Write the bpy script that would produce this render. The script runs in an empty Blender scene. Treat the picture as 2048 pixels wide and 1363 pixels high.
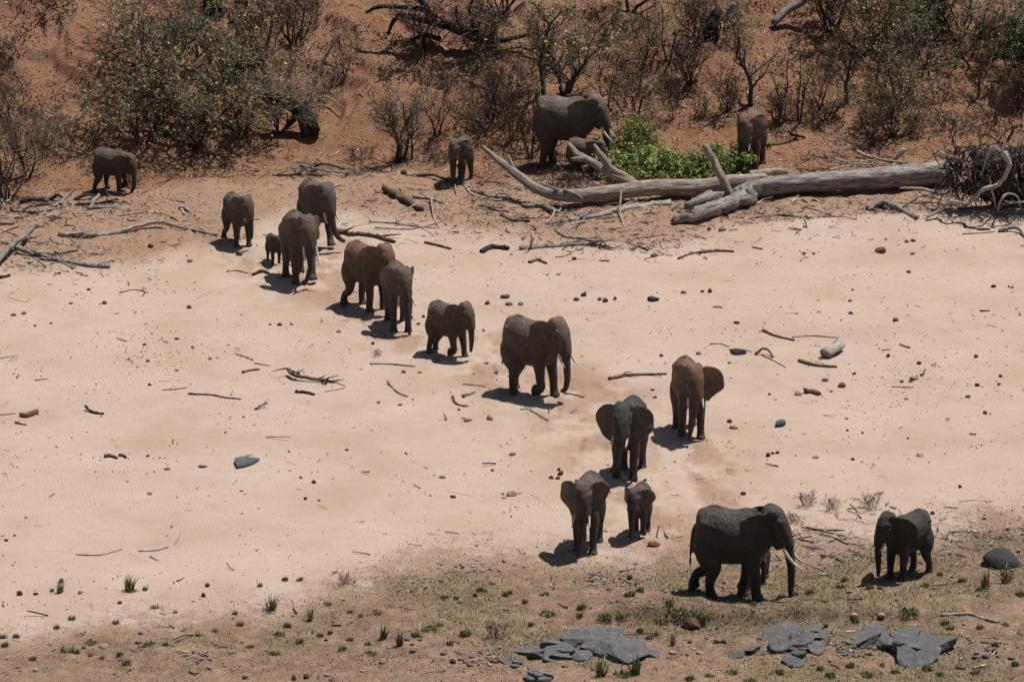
import bpy, math, random
import numpy as np
from mathutils import Vector, Matrix

R = math.radians
scene = bpy.context.scene
col = scene.collection

# ------------------------------------------------------------------ camera
CAM_H, PITCH, LENS = 50.0, 16.5, 200.0
cam_data = bpy.data.cameras.new('camera')
cam_data.lens = LENS; cam_data.sensor_width = 36.0
cam_data.clip_start = 1.0; cam_data.clip_end = 3000.0
cam = bpy.data.objects.new('camera', cam_data)
cam.location = (0, 0, CAM_H)
cam.rotation_euler = (R(90 - PITCH), 0, 0)
col.objects.link(cam); scene.camera = cam

# ------------------------------------------------------------------ light
SUN_TRAVEL = Vector((-0.33, -0.23, -1.0)).normalized()
to_sun = -SUN_TRAVEL
sun_elev = math.asin(to_sun.z)
world = bpy.data.worlds.new('World'); scene.world = world
world.use_nodes = True
wn = world.node_tree.nodes; wl = world.node_tree.links
sky = wn.new('ShaderNodeTexSky'); sky.sky_type = 'NISHITA'; sky.sun_disc = False
sky.sun_elevation = sun_elev
sky.sun_rotation = math.atan2(to_sun.x, to_sun.y)
sky.dust_density = 1.6; sky.air_density = 1.0
wl.new(sky.outputs[0], wn['Background'].inputs[0])
wn['Background'].inputs[1].default_value = 0.05
sl = bpy.data.lights.new('sun', 'SUN'); sl.energy = 4.9; sl.angle = R(0.53); sl.color = (1.0, 0.962, 0.91)
sun = bpy.data.objects.new('sun', sl); col.objects.link(sun)
sun.rotation_euler = SUN_TRAVEL.to_track_quat('-Z', 'Y').to_euler()
scene.view_settings.view_transform = 'Standard'
scene.view_settings.look = 'None'
scene.view_settings.exposure = 0.11
scene.view_settings.gamma = 1.0
scene.view_settings.use_curve_mapping = False

# ------------------------------------------------------------------ helpers
PW, PH = 2048.0, 1363.0
FPX = PW * LENS / 36.0
_cp, _sp = math.cos(R(PITCH)), math.sin(R(PITCH))

def ray(u, v):
    a = (u - PW / 2) / FPX; b = (PH / 2 - v) / FPX
    d = np.array((a, _cp + b * _sp, -_sp + b * _cp))
    return d

def w0(u, v, z=0.0):
    d = ray(u, v); t = (z - CAM_H) / d[2]
    return d[0] * t, d[1] * t

def smooth(a, b, x):
    t = np.clip((x - a) / (b - a), 0, 1)
    return t * t * (3 - 2 * t)

_rng = np.random.RandomState(7)
_perm = _rng.permutation(512)
_lat = _rng.rand(512)

def _hash2(ix, iy, s):
    return _lat[(_perm[(ix + 37 * s) & 511] + iy * 57 + s * 131) & 511]

def vnoise(x, y, s=0):
    x = np.asarray(x, float); y = np.asarray(y, float)
    ix = np.floor(x).astype(int); iy = np.floor(y).astype(int)
    fx = x - ix; fy = y - iy
    fx = fx * fx * (3 - 2 * fx); fy = fy * fy * (3 - 2 * fy)
    ix2 = _perm[ix & 511]; ix3 = _perm[(ix + 1) & 511]
    def h(a, b): return _lat[_perm[(a + b + s * 17) & 511]]
    return ((h(ix2, iy) * (1 - fx) + h(ix3, iy) * fx) * (1 - fy)
            + (h(ix2, iy + 1) * (1 - fx) + h(ix3, iy + 1) * fx) * fy)

def fbm(x, y, s=0, o=4):
    t = 0; a = 0.5
    for k in range(o):
        t = t + a * (vnoise(x * 2 ** k + 13.7 * k, y * 2 ** k + 7.1 * k, s + k) - 0.5)
        a *= 0.5
    return t

def tag(o, label=None, cat=None, group=None, kind=None):
    if label: o['label'] = label
    if cat: o['category'] = cat
    if group: o['group'] = group
    if kind: o['kind'] = kind
    return o

def empty(name, loc, rz=0.0, s=1.0):
    o = bpy.data.objects.new(name, None); col.objects.link(o)
    o.location = loc; o.rotation_euler = (0, 0, rz); o.scale = (s, s, s)
    o.empty_display_size = 0.2
    return o

def mesh_np(name, verts, faces=None, quads=None, tris=None, smooth_shade=True):
    """mesh from numpy arrays; quads (n,4) and/or tris (n,3)"""
    me = bpy.data.meshes.new(name)
    verts = np.asarray(verts, np.float32)
    me.vertices.add(len(verts)); me.vertices.foreach_set('co', verts.ravel())
    loops = []; starts = []; n = 0
    for arr in (quads, tris):
        if arr is not None and len(arr):
            arr = np.asarray(arr, np.int32); k = arr.shape[1]
            loops.append(arr.ravel()); starts.append(n + np.arange(len(arr)) * k); n += arr.size
    loops = np.concatenate(loops); starts = np.concatenate(starts)
    me.loops.add(len(loops)); me.loops.foreach_set('vertex_index', loops.astype(np.int32))
    me.polygons.add(len(starts)); me.polygons.foreach_set('loop_start', starts.astype(np.int32))
    me.update(calc_edges=True); me.validate()
    me.polygons.foreach_set('use_smooth', np.full(len(me.polygons), smooth_shade))
    return me

def obj(name, me, mat=None, parent=None, loc=None, rot=None, scale=None):
    o = bpy.data.objects.new(name, me); col.objects.link(o)
    if mat is not None and me is not None and not me.materials: me.materials.append(mat)
    if parent is not None: o.parent = parent
    if loc is not None: o.location = loc
    if rot is not None: o.rotation_euler = rot
    if scale is not None: o.scale = scale
    return o

# ------------------------------------------------------------------ node materials
class NT:
    def __init__(self, name):
        self.m = bpy.data.materials.new(name); self.m.use_nodes = True
        self.n = self.m.node_tree.nodes; self.l = self.m.node_tree.links
        self.bsdf = self.n['Principled BSDF']
        self.bsdf.inputs['Specular IOR Level'].default_value = 0.2
        self.bsdf.inputs['Roughness'].default_value = 0.9
    def node(self, t, **kw):
        nd = self.n.new(t)
        for k, v in kw.items(): setattr(nd, k, v)
        return nd
    def link(self, a, b): self.l.new(a, b)
    def coord(self, kind='Object'): return self.node('ShaderNodeTexCoord').outputs[kind]
    def mapping(self, src, scale=(1, 1, 1), rot=(0, 0, 0)):
        m = self.node('ShaderNodeMapping'); self.link(src, m.inputs[0])
        m.inputs['Scale'].default_value = scale; m.inputs['Rotation'].default_value = rot
        return m.outputs[0]
    def noise(self, src, scale, detail=4, rough=0.55, dist=0.0, out=0):
        n = self.node('ShaderNodeTexNoise'); self.link(src, n.inputs['Vector'])
        n.inputs['Scale'].default_value = scale; n.inputs['Detail'].default_value = detail
        n.inputs['Roughness'].default_value = rough; n.inputs['Distortion'].default_value = dist
        return n.outputs[out]
    def ramp(self, src, stops, interp='LINEAR'):
        r = self.node('ShaderNodeValToRGB'); self.link(src, r.inputs[0])
        e = r.color_ramp.elements; r.color_ramp.interpolation = interp
        while len(e) < len(stops): e.new(0.5)
        for k, (p, c) in enumerate(stops):
            e[k].position = p; e[k].color = (c[0], c[1], c[2], 1) if hasattr(c, '__len__') else (c, c, c, 1)
        return r.outputs[0]
    def mixc(self, f, a, b, blend='MIX'):
        m = self.node('ShaderNodeMix', data_type='RGBA', blend_type=blend)
        self._in(m.inputs[0], f); self._in(m.inputs[6], a); self._in(m.inputs[7], b)
        return m.outputs[2]
    def math(self, op, a, b=0.0, clamp=False):
        m = self.node('ShaderNodeMath', operation=op, use_clamp=clamp)
        self._in(m.inputs[0], a); self._in(m.inputs[1], b); return m.outputs[0]
    def mrange(self, v, a, b, c=0.0, d=1.0):
        m = self.node('ShaderNodeMapRange'); self._in(m.inputs[0], v)
        for k, x in enumerate((a, b, c, d)): m.inputs[k + 1].default_value = x
        return m.outputs[0]
    def _in(self, sock, v):
        if hasattr(v, 'links'): self.link(v, sock)
        elif hasattr(v, '__len__'): sock.default_value = (v[0], v[1], v[2], 1)
        else: sock.default_value = v
    def bump(self, h, strength, dist, prev=None):
        b = self.node('ShaderNodeBump'); b.inputs['Strength'].default_value = strength
        b.inputs['Distance'].default_value = dist; self.link(h, b.inputs['Height'])
        if prev is not None: self.link(prev, b.inputs['Normal'])
        return b.outputs[0]
    def attr(self, name, out=2):
        a = self.node('ShaderNodeAttribute'); a.attribute_name = name
        return a.outputs[out]
    def done(self, color, normal=None, rough=None):
        self._in(self.bsdf.inputs['Base Color'], color)
        if normal is not None: self.link(normal, self.bsdf.inputs['Normal'])
        if rough is not None: self._in(self.bsdf.inputs['Roughness'], rough)
        return self.m
    def island(self):
        return self.node('ShaderNodeNewGeometry').outputs['Random Per Island']

# ------------------------------------------------------------------ terrain
def poly_y(pts):
    P = np.array([w0(u, v) for u, v in pts]); o = np.argsort(P[:, 0])
    return P[o, 0], P[o, 1]

TOE = poly_y([(-400, 415), (0, 398), (200, 386), (420, 350), (620, 338), (800, 335), (960, 350), (1060, 345),
              (1300, 338), (1500, 348), (1700, 326), (2048, 300), (2450, 290)])
FORE = poly_y([(-400, 1250), (0, 1240), (230, 1228), (450, 1195), (700, 1150), (830, 1108), (1000, 1088), (1200, 1088),
               (1330, 1075), (1560, 1062), (1750, 1050), (2048, 1005), (2450, 960)])
SANDT = poly_y([(-400, 560), (0, 545), (250, 540), (430, 500), (560, 430), (700, 420), (900, 470), (1080, 500), (1300, 505), (1420, 470),
                (1600, 452), (1800, 440), (2048, 420), (2450, 400)])
LOWP = poly_y([(-400, 1318), (0, 1325), (300, 1338), (560, 1348), (700, 1336), (860, 1325), (1100, 1330), (1300, 1322), (1450, 1318), (1600, 1400), (2450, 1400)])
# walking line of the herd, for trampled sand
TRACK = np.array([w0(u, v) for u, v in [(300, 395), (470, 490), (600, 560), (740, 625), (800, 660), (905, 715), (1070, 790), (1160, 850),
                                        (1240, 955), (1280, 1010), (1400, 1130), (1520, 1200), (1750, 1180)]])
TRACK2 = np.array([w0(u, v) for u, v in [(650, 400), (640, 470), (660, 560), (780, 600), (1000, 700), (1380, 870), (1420, 1000), (1500, 1130)]])

def dist_poly(x, y, P):
    best = np.full(np.shape(x), 1e9)
    for (ax, ay), (bx, by) in zip(P[:-1], P[1:]):
        dx, dy = bx - ax, by - ay
        t = np.clip(((x - ax) * dx + (y - ay) * dy) / (dx * dx + dy * dy), 0, 1)
        best = np.minimum(best, np.hypot(x - ax - t * dx, y - ay - t * dy))
    return best

def zones(x, y):
    wob = 1.6 * fbm(x / 2.2, y / 3.0, 21, 4)
    d = y - np.interp(x, *TOE)
    bank = smooth(-2.6, 1.0, d + 2.2 * wob)
    f = np.interp(x, *FORE) - y
    fore = smooth(-2.2, 4.6, f + 3.0 * wob)
    s = y - np.interp(x, *SANDT)
    deb = smooth(-1.0, 2.5, s + 1.5 * wob) * (1 - smooth(0.0, 3.0, d))
    low = smooth(-0.2, 0.5, np.interp(x, *LOWP) - y + 0.5 * wob)
    return d, bank, f, fore, s, deb, low

def height(x, y):
    d, bank, f, fore, s, deb, low = zones(x, y)
    dp = np.clip(d + 0.8 * fbm(x / 3.0, y / 5.0, 3, 3), 0, None)
    z = 0.43 * (np.sqrt(dp * dp + 9) - 3)
    z = np.where(z > 12, 12 + (z - 12) * 0.12, z)
    up = smooth(0.5, 6, d)
    z = z + up * (1.3 * fbm(x / 6.0, y / 8.0, 5, 5) + 0.5 * np.abs(fbm(x / 2.6, y / 6.0, 9, 4)))
    # washed gullies on the left of the bank, little scarps elsewhere
    gl = smooth(-9, -14, x) * up
    z = z - gl * 0.9 * np.clip(0.22 - np.abs(fbm(x / 3.2 + 0.2 * y, y / 12.0, 31, 3)), 0, 1)
    step = np.mod(z * 0.9 + 0.8 * fbm(x / 3, y / 3, 41, 3), 1.0)
    z = z + up * 0.5 * np.clip(fbm(x / 2.5, y / 2.5, 47, 2), 0, 1) * smooth(0.75, 0.98, step) * (1 - smooth(0.98, 1.0, step))
    sc = fbm(x / 4.5, y / 3.2, 301, 4) + 0.05 * fbm(x / 0.8, y / 0.8, 305, 2)
    z = z + smooth(1.5, 4.0, d) * 0.34 * (smooth(0.01, 0.06, sc) + 0.7 * smooth(0.10, 0.125, sc) - 0.6 * smooth(-0.10, -0.125, sc))
    z = z + bank * 0.16 * fbm(x / 0.7, y / 0.7, 51, 3)
    # trampled and drifted sand
    z = z + (1 - bank) * (0.25 * fbm(x / 9.0, y / 9.0, 61, 3) + 0.035 * fbm(x / 0.9, y / 0.9, 63, 3))
    tr = np.exp(-(np.minimum(dist_poly(x, y, TRACK), dist_poly(x, y, TRACK2)) / 1.1) ** 2)
    pit = vnoise(x / 0.33, y / 0.40, 73)
    z = z + tr * (0.12 * fbm(x / 0.42, y / 0.42, 71, 2) - 0.11 * smooth(0.60, 0.80, pit) + 0.035 * smooth(0.45, 0.60, pit))
    z = z + deb * 0.28 * fbm(x / 0.8, y / 0.8, 81, 3)
    # sand berm in front of the debris on the right
    rb = smooth(4.5, 8.0, x)
    z = z + rb * 0.30 * np.exp(-((s + 0.5) / 1.1) ** 2)
    # foreground earth, rougher, with broken clods
    z = z + fore * (0.45 * fbm(x / 3.0, y / 3.0, 91, 3) + 0.22 * fbm(x / 0.55, y / 0.55, 95, 3) * (1 - 0.85 * low))
    # broken little earth ledge below the big elephant
    cx, cy = w0(1490, 1240)
    led = smooth(5.2, 3.0, np.abs(x - cx - 0.3)) * 0.30
    yy = y - cy + 0.6 * fbm(x / 0.8, x * 0 + 3.3, 99, 3)
    z = z + led * smooth(-0.15, 0.15, yy) * smooth(3.0, 0.5, yy) - led * 0.4 * smooth(0.1, -0.3, yy) * smooth(-1.6, -0.4, yy)
    return z

def axis(a, b, st, lo, hi):
    mid = list(np.arange(a, b + 1e-6, st)); out = []; v = a; g = st
    while v > lo: g *= 1.28; v -= g; out.append(v)
    out2 = []; v = mid[-1]; g = st
    while v < hi: g *= 1.28; v += g; out2.append(v)
    return np.array(out[::-1] + mid + out2)
GX = axis(-19.5, 19.5, 0.09, -400, 400)
GY = axis(134, 207, 0.12, -250, 900)
_X, _Y = np.meshgrid(GX, GY)
GZ = height(_X, _Y)

def H(x, y):
    x = np.asarray(x, float); y = np.asarray(y, float)
    i = np.clip(np.searchsorted(GX, x) - 1, 0, len(GX) - 2); j = np.clip(np.searchsorted(GY, y) - 1, 0, len(GY) - 2)
    fx = (x - GX[i]) / (GX[i + 1] - GX[i]); fy = (y - GY[j]) / (GY[j + 1] - GY[j])
    return ((GZ[j, i] * (1 - fx) + GZ[j, i + 1] * fx) * (1 - fy) + (GZ[j + 1, i] * (1 - fx) + GZ[j + 1, i + 1] * fx) * fy)

def gp(u, v, dz=0.0):
    """the point of the ground (raised by dz) seen at photo pixel (u, v)"""
    d = ray(u, v)
    t = np.linspace((14.0 - CAM_H) / d[2], (-2.5 - CAM_H) / d[2], 900)
    x = d[0] * t; y = d[1] * t; z = CAM_H + d[2] * t
    below = z < H(x, y) + dz
    k = int(np.argmax(below)) if below.any() else len(t) - 1
    a, b = t[max(k - 1, 0)], t[k]
    for _ in range(10):
        m = (a + b) / 2
        if CAM_H + d[2] * m < H(d[0] * m, d[1] * m) + dz: b = m
        else: a = m
    return Vector((d[0] * b, d[1] * b, CAM_H + d[2] * b))

def ppm(p):   # photo pixels per metre at a point
    return FPX / (p[1] * _cp + (CAM_H - p[2]) * _sp)

def ground_material():
    t = NT('ground_soil')
    P = t.coord('Object')
    zone = t.node('ShaderNodeAttribute'); zone.attribute_name = 'zone'
    sep = t.node('ShaderNodeSeparateColor'); t.link(zone.outputs[0], sep.inputs[0])
    bank, fore, deb = sep.outputs[0], sep.outputs[1], sep.outputs[2]
    green = zone.outputs[3]
    n1 = t.noise(P, 0.35, 5, 0.6); n2 = t.noise(P, 2.2, 6, 0.65); n3 = t.noise(P, 14, 5, 0.7); n4 = t.noise(P, 55, 3, 0.6)
    sand = t.ramp(n1, [(0.3, (0.395, 0.290, 0.226)), (0.52, (0.448, 0.340, 0.274)), (0.72, (0.485, 0.378, 0.312))])
    sand = t.mixc(t.mrange(n2, 0.4, 0.75, 0, 0.30), sand, (0.385, 0.265, 0.195))
    v_ = t.node('ShaderNodeTexVoronoi'); t.link(P, v_.inputs['Vector']); v_.inputs['Scale'].default_value = 6.5
    rsz = t.node('ShaderNodeSeparateColor'); t.link(v_.outputs['Color'], rsz.inputs[0])
    spk = t.math('LESS_THAN', v_.outputs['Distance'], t.math('MULTIPLY', t.math('POWER', rsz.outputs[0], 3.0), t.mrange(n1, 0.4, 0.65, 0.10, 0.26)))
    sand = t.mixc(t.math('MULTIPLY', spk, 0.8), sand, (0.11, 0.075, 0.055))
    sand = t.mixc(t.mrange(n4, 0.60, 0.72, 0, 0.55), sand, (0.20, 0.135, 0.095))
    sand = t.mixc(t.mrange(n3, 0.62, 0.78, 0, 0.35), sand, (0.27, 0.18, 0.13))
    tan = t.ramp(n2, [(0.3, (0.27, 0.155, 0.098)), (0.55, (0.365, 0.228, 0.150)), (0.75, (0.43, 0.29, 0.205))])
    tan = t.mixc(t.math('MULTIPLY', spk, 0.85), tan, (0.085, 0.055, 0.04))
    tan = t.mixc(t.mrange(n3, 0.50, 0.70, 0, 0.75), tan, (0.16, 0.095, 0.062))
    soil = t.ramp(n2, [(0.28, (0.165, 0.080, 0.047)), (0.5, (0.285, 0.145, 0.084)), (0.72, (0.36, 0.20, 0.125))])
    soil = t.mixc(t.mrange(n1, 0.42, 0.68, 0, 0.55), soil, (0.33, 0.205, 0.13))
    soil = t.mixc(t.math('MULTIPLY', spk, 0.7), soil, (0.42, 0.33, 0.27))
    soil = t.mixc(t.mrange(n3, 0.50, 0.68, 0, 0.8), soil, (0.075, 0.042, 0.030))
    earth = t.ramp(n2, [(0.3, (0.150, 0.092, 0.062)), (0.5, (0.285, 0.188, 0.130)), (0.72, (0.39, 0.285, 0.21))])
    earth = t.mixc(t.mrange(n3, 0.5, 0.7, 0, 0.6), earth, (0.095, 0.055, 0.036))
    grn = t.ramp(n3, [(0.35, (0.060, 0.070, 0.022)), (0.6, (0.115, 0.118, 0.045))])
    earth = t.mixc(t.math('MULTIPLY', t.math('MULTIPLY', green, 0.6), t.mrange(n3, 0.42, 0.62)), earth, grn)
    c = t.mixc(t.math('MULTIPLY', deb, t.mrange(n2, 0.2, 0.7, 0.6, 1.0)), sand, tan)
    nf = t.math('ADD', t.math('ADD', fore, t.mrange(n2, 0.3, 0.7, -0.4, 0.4)), t.mrange(n3, 0.3, 0.7, -0.25, 0.25))
    c = t.mixc(t.mrange(nf, 0.25, 0.8), c, earth)
    nb = t.math('ADD', bank, t.mrange(n2, 0.3, 0.7, -0.3, 0.3))
    c = t.mixc(t.mrange(nb, 0.3, 0.9), c, soil)
    w = t.node('ShaderNodeTexWave', wave_type='BANDS', bands_direction='X')
    t.link(t.mapping(P, (1, 0.55, 1), (0, 0, R(-18))), w.inputs['Vector'])
    w.inputs['Scale'].default_value = 2.6; w.inputs['Distortion'].default_value = 5.5
    w.inputs['Detail'].default_value = 2; w.inputs['Detail Scale'].default_value = 0.9
    rip = t.math('MULTIPLY', w.outputs['Fac'], t.mrange(t.noise(P, 0.16, 3), 0.48, 0.62))
    rip = t.math('MULTIPLY', rip, t.math('SUBTRACT', 1.0, t.math('ADD', bank, t.math('ADD', fore, deb)), True))
    nrm = t.bump(rip, 0.35, 0.012)
    rgh = t.math('ADD', t.math('ADD', bank, fore), deb, True)
    nrm = t.bump(t.math('MULTIPLY', n3, t.mrange(rgh, 0.0, 1.0, 0.3, 1.0)), 1.0, 0.07, nrm)
    nrm = t.bump(n4, 0.8, 0.02, nrm)
    t.bsdf.inputs['Specular IOR Level'].default_value = 0.08
    return t.done(c, nrm, 0.95)

def build_ground():
    ny, nx = _X.shape
    V = np.stack([_X.ravel(), _Y.ravel(), GZ.ravel()], 1)
    i = np.arange((ny - 1) * (nx - 1)); r, c = i // (nx - 1), i % (nx - 1); a = r * nx + c
    me = mesh_np('ground', V, quads=np.stack([a, a + 1, a + nx + 1, a + nx], 1))
    d, bank, f, fore, s, deb, low = zones(_X, _Y)
    up, vp = None, None
    # greener ground where grass grows: centre and right of the foreground
    gx = smooth(-13.0, -3.0, _X + 4 * fbm(_X / 3, _Y / 3, 101, 3)) * smooth(0.6, 3.0, f) * (1 - low)
    gn = np.clip(gx * smooth(-0.12, 0.12, fbm(_X / 1.6, _Y / 2.2, 111, 4)), 0, 1)
    dry = smooth(-4, -11, _X) * smooth(5.5, 2.5, f)
    fore2 = np.clip(fore * 1.1 * (1 - 0.2 * low), 0, 1)
    trk = np.exp(-(np.minimum(dist_poly(_X, _Y, TRACK), dist_poly(_X, _Y, TRACK2)) / 1.5) ** 2)
    deb = np.clip(deb + 0.75 * trk * smooth(-0.1, 0.15, fbm(_X / 0.8, _Y / 1.2, 171, 3)), 0, 1)
    colr = np.stack([bank, fore2, deb, gn], -1).reshape(-1, 4)
    at = me.color_attributes.new('zone', 'FLOAT_COLOR', 'POINT')
    at.data.foreach_set('color', colr.astype(np.float32).ravel())
    g = obj('ground', me, ground_material()); tag(g, kind='structure')
    return g
build_ground()

# ------------------------------------------------------------------ elephants
def catmull(P, n):
    P = np.asarray(P, float); m = len(P)
    if m < 3: 
        t = np.linspace(0, 1, n)[:, None]; return P[0] * (1 - t) + P[-1] * t
    Q = np.vstack([2 * P[0] - P[1], P, 2 * P[-1] - P[-2]])
    t = np.linspace(0, m - 1 - 1e-9, n); k = t.astype(int); f = (t - k)[:, None]
    a, b, c, d = Q[k], Q[k + 1], Q[k + 2], Q[k + 3]
    return 0.5 * (2 * b + (c - a) * f + (2 * a - 5 * b + 4 * c - d) * f ** 2 + (3 * b - a - 3 * c + d) * f ** 3)

def frames(P, side=(0, 1, 0)):
    T = np.gradient(P, axis=0); T /= np.linalg.norm(T, axis=1)[:, None] + 1e-12
    s = np.array(side, float); U = []; V = []
    for t in T:
        a = s - t * (s @ t); l = np.linalg.norm(a)
        if l < 1e-4:
            a = np.cross(t, (0.3, 0.2, 1)); l = np.linalg.norm(a)
        a /= l; U.append(a); V.append(np.cross(t, a)); s = a
    return T, np.array(U), np.array(V)

class Shell:
    def __init__(s): s.v = []; s.q = []; s.t = []; s.n = 0
    def add(s, v, q=None, t=None):
        v = np.asarray(v, float)
        if q is not None and len(q): s.q.append(np.asarray(q) + s.n)
        if t is not None and len(t): s.t.append(np.asarray(t) + s.n)
        s.v.append(v); s.n += len(v)
    def loft(s, path, ru, rv=None, n=16, m=None, side=(0, 1, 0), top=0.0):
        m = m or len(path)
        rv = ru if rv is None else rv
        k = np.linspace(0, 1, len(path)); kk = np.linspace(0, 1, m)
        P = catmull(path, m)
        ru = catmull(np.asarray(ru, float)[:, None], m)[:, 0] if len(path) > 2 else np.interp(kk, k, ru)
        rv = catmull(np.asarray(rv, float)[:, None], m)[:, 0] if len(path) > 2 else np.interp(kk, k, rv)
        _, U, V = frames(P, side)
        a = np.linspace(0, 2 * np.pi, n, endpoint=False)
        ca, sa = np.cos(a), np.sin(a)
        if top: ca = ca * (1 - top * np.clip(-sa, 0, 1) ** 2)
        ring = P[:, None, :] + ru[:, None, None] * ca[None, :, None] * U[:, None, :] + rv[:, None, None] * sa[None, :, None] * V[:, None, :]
        vv = np.vstack([ring.reshape(-1, 3), P[:1], P[-1:]])
        i = np.arange((m - 1) * n); r = i // n; c = i % n; c2 = (c + 1) % n
        q = np.stack([r * n + c, r * n + c2, (r + 1) * n + c2, (r + 1) * n + c], 1)
        cc = np.arange(n); c3 = (cc + 1) % n; e0 = m * n; e1 = e0 + 1; b = (m - 1) * n
        t = np.vstack([np.stack([np.full(n, e0), c3, cc], 1), np.stack([np.full(n, e1), b + cc, b + c3], 1)])
        s.add(vv, q, t)
    def ball(s, c, r, nu=16, nv=10):
        th = np.linspace(0, np.pi, nv + 1)[1:-1]; ph = np.linspace(0, 2 * np.pi, nu, endpoint=False)
        V = [[np.sin(t) * np.cos(p), np.sin(t) * np.sin(p), np.cos(t)] for t in th for p in ph]
        V = np.array(V + [[0, 0, 1], [0, 0, -1]]) * np.array(r) + np.array(c)
        m = nv - 1
        i = np.arange((m - 1) * nu); rr = i // nu; cc = i % nu; c2 = (cc + 1) % nu
        q = np.stack([rr * nu + cc, (rr + 1) * nu + cc, (rr + 1) * nu + c2, rr * nu + c2], 1)
        k = np.arange(nu); k2 = (k + 1) % nu; a = m * nu; b = (m - 1) * nu
        t = np.vstack([np.stack([np.full(nu, a), k, k2], 1), np.stack([np.full(nu, a + 1), b + k2, b + k], 1)])
        s.add(V, q, t)
    def sheet(s, G, th):
        """closed slab from a grid of points G (r,c,3), half thickness th (r,c)"""
        du = np.gradient(G, axis=0); dv = np.gradient(G, axis=1)
        N = np.cross(du, dv); N /= np.linalg.norm(N, axis=2)[..., None] + 1e-9
        r, c = G.shape[:2]
        A = (G + N * th[..., None]).reshape(-1, 3); B = (G - N * th[..., None]).reshape(-1, 3); k = r * c
        i = np.arange((r - 1) * (c - 1)); a = (i // (c - 1)) * c + i % (c - 1)
        q1 = np.stack([a, a + c, a + c + 1, a + 1], 1); q2 = np.stack([a, a + 1, a + c + 1, a + c], 1) + k
        e = list(range(c)) + [j * c + c - 1 for j in range(1, r)] + [(r - 1) * c + j for j in range(c - 2, -1, -1)] + [j * c for j in range(r - 2, 0, -1)]
        e = np.array(e); e2 = np.roll(e, -1)
        q3 = np.stack([e, e2, e2 + k, e + k], 1)
        s.add(np.vstack([A, B]), np.vstack([q1, q2, q3]))
    def mesh(s, name, smooth_shade=True):
        return mesh_np(name, np.vstack(s.v), quads=np.vstack(s.q) if s.q else None, tris=np.vstack(s.t) if s.t else None, smooth_shade=smooth_shade)

def rotz(a): c, s = math.cos(a), math.sin(a); return np.array(((c, -s, 0), (s, c, 0), (0, 0, 1)))
def roty(a): c, s = math.cos(a), math.sin(a); return np.array(((c, 0, s), (0, 1, 0), (-s, 0, c)))
def rotx(a): c, s = math.cos(a), math.sin(a); return np.array(((1, 0, 0), (0, c, -s), (0, s, c)))

def ear_grid(side, spread, curl, droop, size, seed):
    root = np.array([(0.00, 0.28), (0.0, 0.12), (0.0, -0.08), (0.015, -0.26), (0.03, -0.40)])
    out = np.array([(0.06, 0.31), (0.16, 0.345), (0.38, 0.345), (0.62, 0.28), (0.79, 0.14), (0.85, -0.05), (0.80, -0.24), (0.68, -0.36), (0.52, -0.52),
                    (0.36, -0.66), (0.22, -0.72), (0.12, -0.64), (0.06, -0.47)]) * size
    nc, nr = 26, 14
    Rt = catmull(root, nc); Ot = catmull(out, nc)
    rr = random.Random(seed); ph = rr.uniform(0, 6)
    G = np.zeros((nr, nc, 3)); th = np.zeros((nr, nc))
    for i in range(nr):
        s = i / (nr - 1)
        for j in range(nc):
            b, t = Rt[j] * (1 - s) + Ot[j] * s
            k = 12; ang = spread; x = y = 0.0
            for q in range(k):
                a = spread - curl * (b * (q + 0.5) / k)
                x -= math.cos(a) * b / k; y += math.sin(a) * b / k
            y += 0.035 * s * math.sin(9 * t + ph + 4 * b) + 0.02 * math.sin(5 * b + ph)
            y -= droop * max(0, -t - 0.2) * 0.35
            if t > 0.24 and spread < 0.8: y += (t - 0.24) ** 2 * 2.2
            G[i, j] = (x, side * y, t - 0.20 * b - 0.10 * b * b); th[i, j] = 0.034 - 0.012 * s
    return G if side > 0 else G[:, ::-1], th if side > 0 else th[:, ::-1]

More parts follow.
